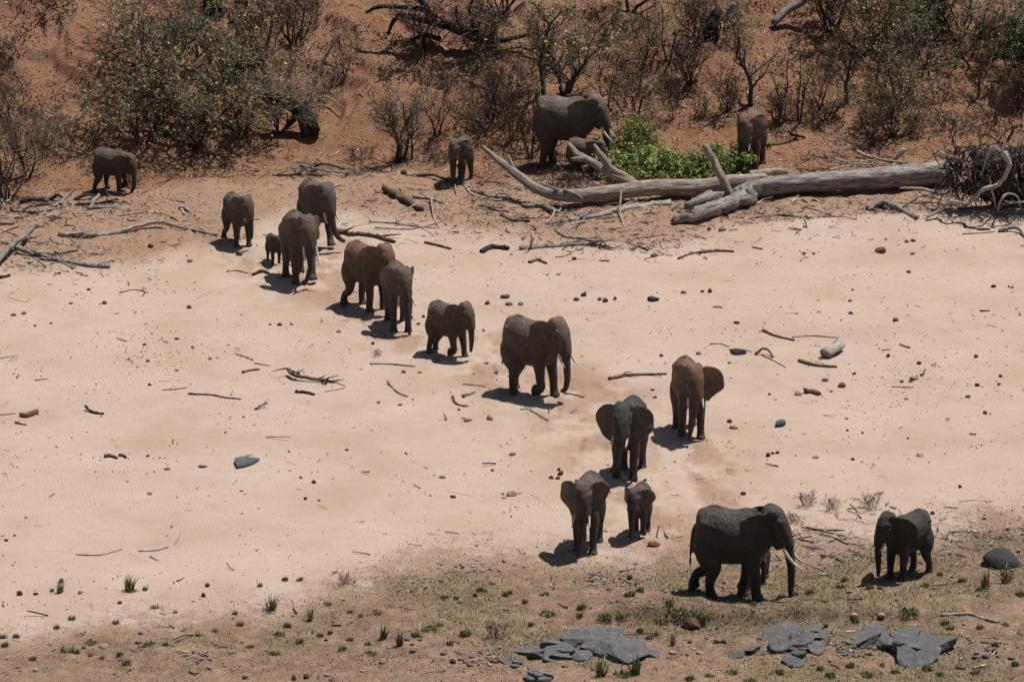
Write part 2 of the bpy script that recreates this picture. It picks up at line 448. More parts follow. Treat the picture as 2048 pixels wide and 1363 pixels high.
def skin_material(name, dust_and_sun, dust_and_sun_col, base=(0.066, 0.051, 0.042)):
    t = NT(name)
    P = t.coord('Object'); Gn = t.coord('Generated')
    n1 = t.noise(P, 1.7, 6, 0.6); n2 = t.noise(P, 9, 6, 0.65); n3 = t.noise(P, 34, 4, 0.7)
    b = np.array(base)
    c = t.ramp(n1, [(0.3, tuple(b * 0.75)), (0.55, tuple(b)), (0.75, tuple(b * 1.5))])
    c = t.mixc(t.mrange(n2, 0.45, 0.7, 0, 0.6), c, tuple(b * 1.9))
    c = t.mixc(t.mrange(n3, 0.52, 0.72, 0, 0.35), c, tuple(b * 0.5))
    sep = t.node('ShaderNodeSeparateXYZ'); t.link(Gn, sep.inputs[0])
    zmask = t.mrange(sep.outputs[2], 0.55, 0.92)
    dm = t.math('MULTIPLY', t.math('MULTIPLY', zmask, t.mrange(n1, 0.36, 0.58)), dust_and_sun, True)  # paler towards the back: settled dust plus sunlight painted into the colour
    c = t.mixc(dm, c, dust_and_sun_col)
    c = t.mixc(t.math('MULTIPLY', t.mrange(n2, 0.3, 0.75), 0.25 * min(dust_and_sun, 1)), c, dust_and_sun_col)
    feet = t.math('MULTIPLY', t.mrange(sep.outputs[2], 0.085, 0.0), t.mrange(n2, 0.3, 0.6, 0.2, 0.75))
    c = t.mixc(feet, c, (0.20, 0.145, 0.105))
    v = t.node('ShaderNodeTexVoronoi', feature='DISTANCE_TO_EDGE'); t.link(t.mapping(P, (1, 1, 0.6)), v.inputs['Vector'])
    v.inputs['Scale'].default_value = 30
    crack = t.mrange(v.outputs['Distance'], 0.0, 0.09)
    c = t.mixc(t.math('MULTIPLY', t.math('SUBTRACT', 1.0, crack), 0.22), c, tuple(b * 0.45))
    ring = t.attr('ring'); rw = t.attr('ringw')
    sw = t.math('SINE', t.math('ADD', t.math('MULTIPLY', ring, 95.0), t.math('MULTIPLY', n2, 5.0)))
    rb = t.math('MULTIPLY', sw, rw)
    c = t.mixc(t.math('MULTIPLY', t.mrange(rb, -0.2, -1.0), 0.30), c, tuple(b * 0.35))
    fold = t.noise(t.mapping(P, (3.2, 3.2, 0.9)), 2.6, 4, 0.6)
    wr = t.noise(t.mapping(P, (1.0, 1.0, 3.0), (0.3, 0.2, 0.1)), 11, 5, 0.7, 1.2)
    nr = t.bump(n2, 0.6, 0.05)
    nr = t.bump(wr, 0.7, 0.045, nr)
    nr = t.bump(fold, 0.75, 0.10, nr)
    nr = t.bump(crack, 0.35, 0.012, nr)
    nr = t.bump(rb, 0.7, 0.014, nr)
    nr = t.bump(n3, 0.35, 0.012, nr)
    t.bsdf.inputs['Specular IOR Level'].default_value = 0.5
    return t.done(c, nr, 0.6)

RED = (0.25, 0.128, 0.078); TANC = (0.22, 0.158, 0.115); BRN = (0.20, 0.125, 0.085)
SKIN = {  # dark bases and pale tops paint sun against shade, besides the real dust
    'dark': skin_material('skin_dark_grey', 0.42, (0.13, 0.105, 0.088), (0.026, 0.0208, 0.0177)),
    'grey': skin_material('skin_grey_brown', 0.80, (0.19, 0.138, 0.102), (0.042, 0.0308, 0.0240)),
    'brown': skin_material('skin_brown_dust_and_sun', 0.85, (0.18, 0.115, 0.078), (0.044, 0.0306, 0.0230)),
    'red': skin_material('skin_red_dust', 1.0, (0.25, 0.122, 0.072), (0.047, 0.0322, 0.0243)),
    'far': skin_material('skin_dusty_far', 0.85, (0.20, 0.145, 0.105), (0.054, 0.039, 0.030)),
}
_tk = NT('ivory'); IVORY = _tk.done(_tk.ramp(_tk.noise(_tk.coord('Object'), 9, 3), [(0.3, (0.50, 0.42, 0.32)), (0.7, (0.74, 0.68, 0.57))]), None, 0.45)
_ey = NT('eye_dark'); EYE = _ey.done((0.012, 0.009, 0.008), None, 0.2)
_th = NT('tail_hair'); HAIR = _th.done((0.022, 0.018, 0.016), None, 0.7)

LAT = 0.87      # these elephants are leggy: narrower and shorter than tall
def leg_path(front, side, fx, lift, mode, zf):
    """joints from the hip or shoulder down to the sole, radii fore-aft and sideways"""
    y = 0.33 * side
    if front:
        J = [(0.60, 0.24 * side, 1.62), (0.60, 0.31 * side, 1.32), (0.56, y * 1.05, 1.04), (0.59, y * 1.03, 0.78), (0.61, y, 0.54), (0.59, y, 0.30), (0.59, y, 0.13), (0.61, y, 0.05), (0.62, y, 0.0)]
        ra = [0.26, 0.30, 0.27, 0.205, 0.178, 0.160, 0.168, 0.198, 0.205]
        rl = [0.14, 0.19, 0.20, 0.185, 0.168, 0.155, 0.165, 0.19, 0.195]
    else:
        J = [(-0.70, 0.24 * side, 1.65), (-0.70, 0.32 * side, 1.32), (-0.64, y * 1.06, 1.02), (-0.58, y * 1.04, 0.80), (-0.66, y, 0.55), (-0.71, y, 0.36), (-0.69, y, 0.14), (-0.66, y, 0.05), (-0.65, y, 0.0)]
        ra = [0.30, 0.40, 0.36, 0.265, 0.185, 0.150, 0.160, 0.190, 0.198]
        rl = [0.16, 0.23, 0.23, 0.205, 0.170, 0.148, 0.155, 0.18, 0.185]
    thin = np.array([1, 1, .95, .9, .88, .88, .9, .92, .93]); ra = list(np.array(ra) * thin); rl = list(np.array(rl) * thin)
    J = np.array(J); J[:, 0] *= 0.95; z0 = J[:, 2].copy()
    w = np.clip(1 - z0 / 1.45, 0, 1)
    J[:, 0] += fx * w
    if mode == 'plant':
        J[:, 2] += (zf + lift) * w
        if lift > 0.02: J[3:5, 0] += 0.5 * lift * np.array((0.8, 1.0)) * (1 if front else 0.6)
    elif mode == 'fold':                       # forearm hanging, foot folded back under the wrist
        x = J[4, 0]
        J[5:] = [(x + 0.05, y, 0.36 + lift), (x - 0.08, y, 0.25 + lift), (x - 0.22, y, 0.23 + lift), (x - 0.28, y, 0.23 + lift)]
    elif mode == 'toe':                        # heel up, pushing off behind
        x = J[5, 0]
        J[5:] = [(x - 0.14, y, 0.42 + lift), (x - 0.22, y, 0.22 + lift), (x - 0.22, y, 0.12 + lift), (x - 0.20, y, 0.05 + lift)]
    elif mode == 'step':                       # foot swung forward with the sole showing
        x = J[4, 0]
        J[4] += (0.05, 0, 0.06)
        J[5:] = [(x + 0.10, y, 0.36 + lift), (x + 0.17, y, 0.19 + lift), (x + 0.23, y, 0.11 + lift), (x + 0.25, y, 0.06 + lift)]
    return J, ra, rl

def elephant(px, yaw, h, label, skin='grey', legs=None, head=(0, 0, 0), trunk=None, ears=(20, 20), earcurl=(0.3, 0.3), tusk=0.5, tail=(0.0, 0.0),
             voxel=0.034, slim=0.93, hs=1.15, seed=0, headup=0.13, earsize=1.0, trunkr=1.0, group='elephants of the herd crossing the riverbed', tuskdir=(0.50, 0.15, -0.88)):
    base = gp(*px); s = h / 2.4; rz = R(yaw)
    legs = legs or {}
    root = empty('elephant', base, rz, s); root.scale = (s * LAT, s * LAT, s)
    tag(root, label, 'elephant', group)
    S = Shell(); sw = slim
    # torso
    st = [(-1.06, 1.52, 0.10, 0.22), (-1.00, 1.51, 0.30, 0.48), (-0.82, 1.53, 0.46, 0.69), (-0.55, 1.585, 0.55, 0.73), (-0.20, 1.555, 0.62, 0.715), (0.14, 1.54, 0.61, 0.70),
          (0.44, 1.585, 0.54, 0.705), (0.70, 1.66, 0.45, 0.63), (0.88, 1.73, 0.36, 0.50), (1.0, 1.80, 0.2, 0.30)]
    S.loft([(a, 0, b) for a, b, c, d in st], [c * sw for a, b, c, d in st], [d for a, b, c, d in st], n=26, m=30, top=0.30)
    # raised spine line over the pelvis and shoulders
    S.loft([(-0.88, 0, 1.95), (-0.74, 0, 2.16), (-0.52, 0, 2.265), (-0.25, 0, 2.215), (0.08, 0, 2.16), (0.42, 0, 2.21), (0.72, 0, 2.2)], [0.06, 0.10, 0.11, 0.10, 0.09, 0.10, 0.08], n=10, m=16)
    feet = []
    for nm, fr, sd in (('FL', 1, 1), ('FR', 1, -1), ('HL', 0, 1), ('HR', 0, -1)):
        fx, lift, mode = (tuple(legs.get(nm, (0, 0, 'plant'))) + (0, 'plant'))[:3] if not isinstance(legs.get(nm, 0), (int, float)) else (legs.get(nm, 0), 0, 'plant')
        lx = (0.62 if fr else -0.65) + fx; ly = 0.33 * sd
        wx = base.x + s * LAT * (lx * math.cos(rz) - ly * math.sin(rz)); wy = base.y + s * LAT * (lx * math.sin(rz) + ly * math.cos(rz))
        zf = (float(H(wx, wy)) - base.z) / s - 0.02
        zf = max(-0.3, min(0.3, zf))
        J, ra, rl = leg_path(fr, sd, fx, lift, mode, zf)
        if mode != 'plant': J[4:, 2] += zf
        J[:, 1] *= sw
        S.loft(J, rl, ra, n=16, m=22)
        feet.append((J[-1], nm))
    # tail
    tx, ty = tail
    S.loft([(-0.86, 0, 1.90), (-1.02, 0, 1.78), (-1.11, 0.02, 1.55), (-1.13 - tx * 0.3, 0.02 + ty * 0.3, 1.25), (-1.11 - tx, ty, 0.98)], [0.08, 0.075, 0.05, 0.042, 0.036], n=8, m=12)
    # head group, turned about the neck joint
    Jn = np.array((1.04, 0, 1.86))
    hy, hp, hr = head
    M = rotz(R(hy)) @ roty(R(hp)) @ rotx(R(hr))
    def hd(p): return (np.asarray(p, float) - Jn) @ M.T * hs + Jn + np.array((-0.27, 0, 0.05 + headup))
    Hs = Shell()
    Hs.ball((1.36, 0, 2.02), (0.33, 0.30, 0.31))
    Hs.ball((1.30, 0.11, 2.16), (0.22, 0.17, 0.17)); Hs.ball((1.30, -0.11, 2.16), (0.22, 0.17, 0.17))
    Hs.loft([(1.30, 0, 2.02), (1.50, 0, 1.95), (1.63, 0, 1.78), (1.71, 0, 1.60), (1.76, 0, 1.42)], [0.29, 0.285, 0.245, 0.215, 0.19], [0.29, 0.245, 0.205, 0.19, 0.185], n=18, m=12)
    Hs.loft([(1.10, 0, 1.72), (1.32, 0, 1.66), (1.48, 0, 1.52), (1.58, 0, 1.36)], [0.27, 0.25, 0.175, 0.085], [0.25, 0.24, 0.15, 0.07], n=14, m=10)
    for sd in (1, -1):
        Hs.ball((1.50, sd * 0.225, 2.03), (0.12, 0.07, 0.065))
        Hs.ball((1.46, sd * 0.24, 1.84), (0.13, 0.065, 0.13))
        Hs.loft([(1.50, sd * 0.17, 1.70), (1.60, sd * 0.195, 1.58), (1.68, sd * 0.21, 1.46)], [0.105, 0.095, 0.07], n=10, m=6)
        sp = R(ears[0] if sd > 0 else ears[1]); cu = earcurl[0] if sd > 0 else earcurl[1]
        G, th = ear_grid(sd, sp, cu, 1.0 if sp < 0.7 else 0.3, earsize, seed + sd)
        Hs.sheet(G + np.array((1.24, sd * 0.25, 1.89)), th)
    for v in Hs.v: v[:] = hd(v)
    for v, k in zip(Hs.v, range(len(Hs.v))): pass
    off = S.n
    S.v += Hs.v; S.q += [q + off for q in Hs.q]; S.t += [q + off for q in Hs.t]; S.n += Hs.n
    S.loft([(0.45, 0, 1.68), (0.78, 0, 1.78), hd((1.34, 0, 1.93))], [0.44 * sw, 0.35, 0.26], [0.52, 0.42, 0.30], n=18, m=9)
    # trunk, hanging from the face; its offsets are in the body frame turned with the head
    tb = hd((1.70, 0, 1.62)); Mz = rotz(R(hy))
    trunk = trunk or [(0.06, 0, -0.30), (0.12, 0, -0.62), (0.13, 0, -0.95), (0.09, 0, -1.22), (0.0, 0, -1.40)]
    TP = [tb + Mz @ np.array((-0.10, 0, 0.16))] + [tb] + [tb + Mz @ np.array(p) for p in trunk]
    n = len(TP)
    TR = np.interp(np.linspace(0, 1, n), [0, 0.15, 0.35, 0.6, 0.85, 1.0], [0.21, 0.195, 0.160, 0.125, 0.092, 0.070]) * trunkr
    S.loft(TP, TR, TR * 0.95, n=14, m=30)
    me = S.mesh('elephant_raw')
    tmp = bpy.data.objects.new('tmp', me); col.objects.link(tmp)
    md = tmp.modifiers.new('r', 'REMESH'); md.mode = 'VOXEL'; md.voxel_size = voxel; md.use_smooth_shade = True
    ms = tmp.modifiers.new('s', 'SMOOTH'); ms.factor = 0.5; ms.iterations = 4
    dg = bpy.context.evaluated_depsgraph_get(); dg.update()
    fin = bpy.data.meshes.new_from_object(tmp.evaluated_get(dg))
    bpy.data.objects.remove(tmp); bpy.data.meshes.remove(me)
    fin.name = 'elephant_body'
    V = np.zeros(len(fin.vertices) * 3, np.float32); fin.vertices.foreach_get('co', V); V = V.reshape(-1, 3).astype(float)
    # hollows of the temples and cheeks, creases by the shoulder and flank
    def dent(c, r, vec):
        d = np.linalg.norm((V - c) / np.array(r), axis=1); w = np.exp(-d ** 2 * 1.6)
        V[:] += w[:, None] * np.asarray(vec)
    for sd in (1, -1):
        dent(hd((1.40, sd * 0.30, 2.10)), (0.13, 0.10, 0.10), M @ np.array((0, -0.085 * sd, 0)))
        dent(hd((1.56, sd * 0.24, 1.92)), (0.07, 0.07, 0.06), M @ np.array((-0.03, -0.04 * sd, 0)))
        dent((-0.28, sd * 0.52, 1.15), (0.22, 0.15, 0.4), (0, -0.045 * sd, 0))
        dent((0.28, sd * 0.55, 1.25), (0.14, 0.15, 0.45), (0, -0.04 * sd, 0))
        dent((-0.78, sd * 0.40, 1.98), (0.17, 0.13, 0.15), (0, 0.06 * sd, 0.02))
        dent((0.45, sd * 0.42, 1.75), (0.10, 0.14, 0.3), (0, 0.04 * sd, 0))
        dent(hd((1.42, sd * 0.25, 1.66)), (0.13, 0.1, 0.1), M @ np.array((0, -0.05 * sd, 0)))
    fin.vertices.foreach_set('co', V.astype(np.float32).ravel())
    # distance along the trunk, for its rings
    TC = catmull(TP, 60); seg = np.r_[0, np.cumsum(np.linalg.norm(np.diff(TC, axis=0), axis=1))]
    near = np.full(len(V), 9.0); ring = np.zeros(len(V))
    cand = np.where(V[:, 0] > 0.6)[0]
    D = np.linalg.norm(V[cand][:, None, :] - TC[None], axis=2); k = D.argmin(1)
    rr = np.interp(np.linspace(0, 1, 60), np.linspace(0, 1, n), TR)
    wv = smooth(1.35, 1.08, D[np.arange(len(cand)), k] / rr[k]) * smooth(0.12, 0.35, seg[k])
    ring[cand] = seg[k]; rw = np.zeros(len(V)); rw[cand] = wv
    for nm, arr in (('ring', ring), ('ringw', rw)):
        a = fin.attributes.new(nm, 'FLOAT', 'POINT'); a.data.foreach_set('value', arr.astype(np.float32))
    fin.polygons.foreach_set('use_smooth', np.ones(len(fin.polygons), bool))
    fin.update()
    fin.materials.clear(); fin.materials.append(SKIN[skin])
    obj('body', fin, None, root)
    for sd in (1, -1):
        E = Shell(); E.ball(hd((1.545, sd * 0.262, 1.90)), (0.03, 0.022, 0.026), 10, 6); obj('eye', E.mesh('eye'), EYE, root)
        tl = tusk[0 if sd > 0 else 1] if isinstance(tusk, tuple) else tusk
        if tl > 0.02:
            a = np.array((1.66, sd * 0.205, 1.50)); d = np.array((tuskdir[0], sd * tuskdir[1], tuskdir[2])); u = np.array((0.30, -0.05 * sd, 0.20))
            pts = [hd(a + d * t * tl + u * tl * t * t) for t in (-0.12, 0.15, 0.4, 0.7, 1.0)]
            E = Shell(); E.loft(pts, [0.052, 0.050, 0.045, 0.035, 0.012], n=9, m=11); obj('tusk', E.mesh('tusk'), IVORY, root)
    # tail tuft of stiff hairs
    E = Shell(); rg = random.Random(seed + 5); t0 = np.array((-1.11 - tx, ty, 1.0))
    for k in range(9):
        e = t0 + np.array((rg.uniform(-.07, .05), rg.uniform(-.07, .07), rg.uniform(-.34, -.2)))
        E.loft([t0 + np.array((0, 0, .05)), (t0 + e) / 2 + np.array((rg.uniform(-.02, .02), rg.uniform(-.02, .02), 0)), e], [0.014, 0.012, 0.003], n=4, m=4)
    obj('tail_tuft', E.mesh('tail_tuft'), HAIR, root)
    return root

T_DOWN = [(0.05, 0, -0.30), (0.09, 0, -0.62), (0.08, 0, -0.95), (0.05, 0, -1.25), (0.02, 0, -1.50)]
E = elephant
# front line, nearest the camera
E((1462, 1192), -4, 2.62, 'largest dark elephant with long tusks walking right along the grassy edge', 'dark',
  {'FL': -0.26, 'FR': 0.18, 'HL': (-0.22, 0.02, 'toe'), 'HR': 0.10}, (-4, 4, 0), [(0.10, 0, -0.30), (0.17, 0, -0.62), (0.19, 0, -0.95), (0.18, 0, -1.25), (0.17, 0, -1.56)],
  (14, 17), (0.35, 0.35), 0.72, (0.05, 0.0), 0.03, seed=1, headup=-0.03)
E((1519, 1163), -100, 1.3, 'young elephant half hidden behind the forelegs of the largest dark elephant', 'grey', {}, (0, 10, 0), None, (20, 20), tusk=0.0, seed=2, voxel=0.04)
E((1815, 1152), -138, 1.9, 'young elephant with flared ears at the right edge, above the grass', 'dark',
  {'FR': 0.12, 'FL': -0.02, 'HR': 0.02, 'HL': -0.28}, (-8, 6, 0), [(0.04, -0.02, -0.3), (0.05, -0.04, -0.62), (0.02, -0.05, -0.95), (0.02, -0.04, -1.22), (0.05, -0.02, -1.42)],
  (48, 62), (0.5, 0.5), 0.33, seed=3)
E((1176, 1092), -100, 2.12, 'elephant facing the camera with its trunk on the ground and rust stained brow', 'grey',
  {'FL': 0.24, 'FR': -0.06, 'HL': 0.05, 'HR': -0.15}, (0, 14, 0), [(0.05, 0, -0.30), (0.09, 0, -0.62), (0.08, -0.03, -0.95), (0.06, -0.08, -1.25), (0.06, -0.12, -1.52)],
  (40, 58), (0.5, 0.45), 0.42, seed=4, tuskdir=(0.55, 0.22, -0.82))
E((1279, 1068), -102, 1.5, 'small elephant without tusks beside the elephant with the rust stained brow', 'grey',
  {'FL': (0.18, 0.02, 'fold'), 'FR': 0.02, 'HL': -0.05, 'HR': -0.1}, (-10, 12, 0), T_DOWN, (36, 50), (0.4, 0.4), 0.0, seed=5)
E((1258, 948), -103, 2.3, 'elephant with both ears spread wide and its trunk curling at the tip', 'dark',
  {'FL': (0.20, 0.0, 'plant'), 'FR': -0.02, 'HL': -0.12, 'HR': 0.1}, (0, 2, 0), [(0.08, -0.02, -0.30), (0.12, -0.05, -0.60), (0.12, -0.10, -0.90), (0.14, -0.19, -1.14), (0.20, -0.30, -1.22)],
  (54, 60), (0.4, 0.35), 0.36, seed=6, tuskdir=(0.5, 0.06, -0.86))
E((1376, 862), -80, 2.25, 'elephant with one ear held out and a rusty red back', 'red',
  {'FL': 0.22, 'FR': -0.15, 'HL': -0.1, 'HR': 0.05}, (-4, 10, 0), [(0.06, -0.03, -0.30), (0.10, -0.08, -0.62), (0.10, -0.13, -0.95), (0.11, -0.19, -1.25), (0.15, -0.23, -1.50)],
  (78, 32), (0.3, 0.5), 0.34, seed=7)
E((1062, 785), -33, 2.42, 'large elephant with one foreleg folded and its trunk curled to the ground', 'brown',
  {'FR': (0.0, 0.02, 'fold'), 'FL': 0.20, 'HR': 0.16, 'HL': -0.22}, (-14, 6, 0), [(0.06, 0, -0.30), (0.11, 0, -0.62), (0.13, 0, -0.95), (0.06, -0.02, -1.26), (-0.14, -0.03, -1.38)],
  (14, 18), (0.3, 0.35), 0.45, (0.05, 0.03), seed=8, headup=0.1)
E((895, 712), -36, 1.78, 'young elephant stepping with a bent foreleg, second in line from the middle', 'brown',
  {'FR': (0.02, 0.02, 'fold'), 'FL': 0.24, 'HR': -0.22, 'HL': -0.32}, (-12, 8, 0), [(0.05, 0, -0.28), (0.09, 0, -0.56), (0.08, 0, -0.84), (0.04, 0, -1.08), (0.03, 0, -1.22)],
  (32, 20), (0.35, 0.35), 0.0, seed=9)
E((797, 652), -80, 2.08, 'elephant facing the camera with spread tusks, overlapping the reddish elephant', 'grey',
  {'FL': 0.10, 'FR': 0.14, 'HL': -0.1, 'HR': -0.3}, (6, 10, 0), [(0.05, 0.02, -0.30), (0.08, 0.03, -0.62), (0.08, 0.06, -0.95), (0.08, 0.10, -1.25), (0.10, 0.14, -1.58)],
  (34, 38), (0.4, 0.4), 0.45, seed=10, tuskdir=(0.5, 0.34, -0.8))
E((733, 616), -46, 2.2, 'elephant with reddish brow walking behind the one with spread tusks', 'red',
  {'FR': -0.06, 'FL': 0.10, 'HR': (-0.12, 0.0, 'toe'), 'HL': 0.08}, (-6, 8, 0), T_DOWN, (26, 18), (0.35, 0.35), 0.3, (0.02, 0.1), seed=11)
E((598, 560), -73, 2.3, 'elephant with the longest straight tusks lifting a forefoot towards the camera', 'grey',
  {'FL': (0.26, 0.06, 'step'), 'FR': 0.12, 'HR': -0.2, 'HL': -0.3}, (4, 6, 0), [(0.06, -0.01, -0.30), (0.10, -0.02, -0.62), (0.10, -0.05, -0.95), (0.12, -0.16, -1.24), (0.14, -0.34, -1.46)],
  (48, 46), (0.5, 0.5), 0.78, seed=12, tuskdir=(0.45, 0.10, -0.88))
E((632, 488), -66, 2.2, 'elephant swinging its trunk out to the right behind the long tusked one', 'grey',
  {'FL': (0.16, 0.05, 'step'), 'FR': -0.1, 'HL': -0.15, 'HR': 0.0}, (4, 8, 0), [(0.06, 0.02, -0.30), (0.10, 0.06, -0.62), (0.10, 0.16, -0.92), (0.10, 0.36, -1.15), (0.12, 0.60, -1.30)],
  (38, 24), (0.4, 0.4), 0.40, seed=13)
E((547, 524), -66, 0.96, 'tiny calf trotting beside the long tusked elephant', 'dark',
  {'FL': 0.12, 'FR': 0.04, 'HL': -0.2, 'HR': -0.02}, (6, 14, 0), [(0.04, 0, -0.26), (0.06, 0, -0.5), (0.05, 0, -0.74), (0.02, 0, -0.9)], (18, 18), (0.3, 0.3), 0.0, seed=14, voxel=0.05)
E((475, 486), -62, 1.72, 'young elephant on its own at the left of the line, hind foot lifted', 'grey',
  {'FL': 0.22, 'FR': -0.05, 'HR': (-0.16, 0.0, 'toe'), 'HL': 0.05}, (2, 10, 0), [(0.05, 0.04, -0.3), (0.09, 0.05, -0.6), (0.10, 0.06, -0.9), (0.08, 0.06, -1.15)], (30, 22), (0.4, 0.4), 0.16, seed=15)
E((224, 383), -17, 1.58, 'young elephant stepping out of the bushes beside the driftwood heap', 'brown',
  {'FL': (0.28, 0.05, 'fold'), 'FR': 0.0, 'HR': (-0.38, 0.0, 'plant'), 'HL': 0.26}, (-6, 20, 0), [(0.05, 0, -0.28), (0.07, 0, -0.56), (0.03, 0, -0.82), (-0.06, 0, -1.0), (-0.2, 0, -1.08)],
  (18, 18), (0.3, 0.3), 0.22, seed=16, headup=-0.2)
E((923, 362), -108, 1.6, 'dusty elephant coming down the bank beside the pale fallen limb', 'far',
  {'FL': 0.22, 'FR': 0.0, 'HL': -0.3, 'HR': -0.05}, (-4, 14, 0), [(0.05, 0, -0.30), (0.08, 0, -0.62), (0.06, -0.01, -0.92), (0.03, 0, -1.15), (0.0, 0.02, -1.30)],
  (34, 34), (0.4, 0.4), 0.28, seed=17, tuskdir=(0.55, 0.26, -0.8))
E((1128, 332), -7, 2.6, 'big elephant browsing at the bright green bush on the far bank', 'far',
  {'FL': 0.1, 'FR': -0.02, 'HL': 0.2, 'HR': -0.08}, (-8, 6, 0), T_DOWN, (24, 16), (0.3, 0.25), 0.55, (0.02, 0.0), seed=18, headup=0.0)
E((1166, 353), -9, 1.42, 'young elephant under the big browsing elephant, head in the green bush', 'far',
  {'FL': 0.1, 'HR': -0.06}, (-6, 22, 0), None, (18, 18), (0.3, 0.3), 0.0, seed=19, headup=-0.05)
E((1503, 338), -104, 2.2, 'elephant with a bright red dusty back between the green bush and the log', 'red',
  {'FL': 0.12, 'FR': 0.14, 'HL': -0.2, 'HR': -0.1}, (-8, 20, 0), [(0.05, 0, -0.30), (0.08, 0, -0.62), (0.06, 0.0, -0.92), (0.0, -0.06, -1.12), (-0.1, -0.16, -1.2)],
  (32, 34), (0.4, 0.4), 0.3, seed=20, headup=0.06)

# ------------------------------------------------------------------ plants
def tubes(segs, n):
    """segs (k,8): p0 p1 r0 r1 -> verts, quads of open n-sided tubes"""
    S_ = np.asarray(segs, float)
    if len(S_) == 0: return np.zeros((0, 3)), np.zeros((0, 4), int)
    p0, p1, r0, r1 = S_[:, :3], S_[:, 3:6], S_[:, 6], S_[:, 7]
    T = p1 - p0; T /= np.linalg.norm(T, axis=1)[:, None] + 1e-9
    ref = np.where(np.abs(T[:, 2:3]) > 0.9, np.array([[1.0, 0, 0]]), np.array([[0, 0, 1.0]]))
    U = np.cross(T, ref); U /= np.linalg.norm(U, axis=1)[:, None] + 1e-9
    W = np.cross(T, U)
    a = np.linspace(0, 2 * np.pi, n, endpoint=False)
    C = np.cos(a)[None, :, None] * U[:, None] + np.sin(a)[None, :, None] * W[:, None]
    A = p0[:, None] - T[:, None] * r0[:, None, None] * 0.5 + C * r0[:, None, None]; B = p1[:, None] + C * r1[:, None, None]
    V = np.concatenate([A, B], 1).reshape(-1, 3)
    k = np.arange(len(S_))[:, None] * 2 * n; j = np.arange(n)[None]; j2 = (j + 1) % n
    Q = np.stack([k + j, k + j2, k + n + j2, k + n + j], -1).reshape(-1, 4)
    return V, Q

def quads_at(P, size, rs, aspect=0.6, flat=False):
    """little leaf faces at points P"""
    P = np.asarray(P, float); n = len(P)
    a = rs.uniform(0, 2 * np.pi, n); tilt = rs.normal(0, 0.35, n) if flat else rs.uniform(-1.1, 1.1, n); roll = rs.normal(0, 0.35 if flat else 0.7, n)
    s = size * rs.uniform(0.6, 1.3, n)
    d = np.stack([np.cos(a) * np.cos(tilt), np.sin(a) * np.cos(tilt), np.sin(tilt)], 1)
    h = np.stack([-np.sin(a), np.cos(a), np.zeros(n)], 1)
    up = np.cross(d, h)
    w = h * np.cos(roll)[:, None] + up * np.sin(roll)[:, None]
    L = d * (s * 0.5)[:, None]; Wd = w * (s * 0.5 * aspect)[:, None]
    V = np.stack([P - L, P + Wd - L * 0.1, P + L, P - Wd - L * 0.1], 1).reshape(-1, 3)
    Q = np.arange(4 * n).reshape(-1, 4)
    return V, Q

def grow(seed, h=3.0, stems=4, spread=0.5, levels=4, kids=(7, 6, 5), ratio=0.5, r0=0.05, wob=0.22, up=0.15, leaf=0.3, start=0.25, droop=0.0, base_spread=0.12):
    rg = random.Random(seed); thick = []; thin = []; leaves = []
    def nrm(v): return v.normalized() if v.length > 1e-6 else Vector((0, 0, 1))
    def branch(p, d, L, r, lv):
        ns = (7, 5, 4, 3)[min(lv, 3)]; pts = [p]; rad = [r]; dirs = [d]
        for i in range(ns):
            d = nrm(d + Vector((rg.gauss(0, wob), rg.gauss(0, wob), rg.gauss(0, wob) + up * (1 if lv < 2 else 0.4) - droop * lv * 0.12)))
            p = p + d * (L / ns); pts.append(p); dirs.append(d)
            rad.append(max(r * (1 - 0.75 * (i + 1) / ns), 0.0055))
        for i in range(ns):
            (thick if rad[i] > 0.016 else thin).append((*pts[i], *pts[i + 1], rad[i], rad[i + 1]))
        if lv >= levels - 1:
            for q in pts[1:]:
                if rg.random() < leaf: leaves.append(q + Vector((rg.gauss(0, .03), rg.gauss(0, .03), rg.gauss(0, .03))))
            return
        k = kids[min(lv, len(kids) - 1)]
        for j in range(k):
            t = start + (1 - start) * (j + rg.random()) / k if lv == 0 else 0.2 + 0.8 * (j + rg.random()) / k
            i = min(int(t * ns), ns - 1); f = t * ns - i
            q = pts[i].lerp(pts[i + 1], min(f, 1)); dd = dirs[i]
            ax = nrm(Vector((rg.gauss(0, 1), rg.gauss(0, 1), rg.gauss(0, 1))).cross(dd)); 
            an = rg.uniform(0.45, 1.05)
            nd = nrm(Matrix.Rotation(an, 3, ax) @ dd)
            branch(q, nd, L * ratio * rg.uniform(0.65, 1.25) * (1 - 0.35 * t), max(rad[i] * 0.6, 0.0075), lv + 1)
    for s in range(stems):
        a = 2 * math.pi * (s + rg.random() * 0.7) / stems; tl = spread * rg.uniform(0.3, 1.0)
        d = Vector((math.cos(a) * tl, math.sin(a) * tl, 1)).normalized()
        branch(Vector((math.cos(a) * base_spread * rg.random(), math.sin(a) * base_spread * rg.random(), -0.12)), d, h * rg.uniform(0.75, 1.05), r0 * rg.uniform(0.7, 1.1), 0)
    return thick, thin, [tuple(l) for l in leaves]

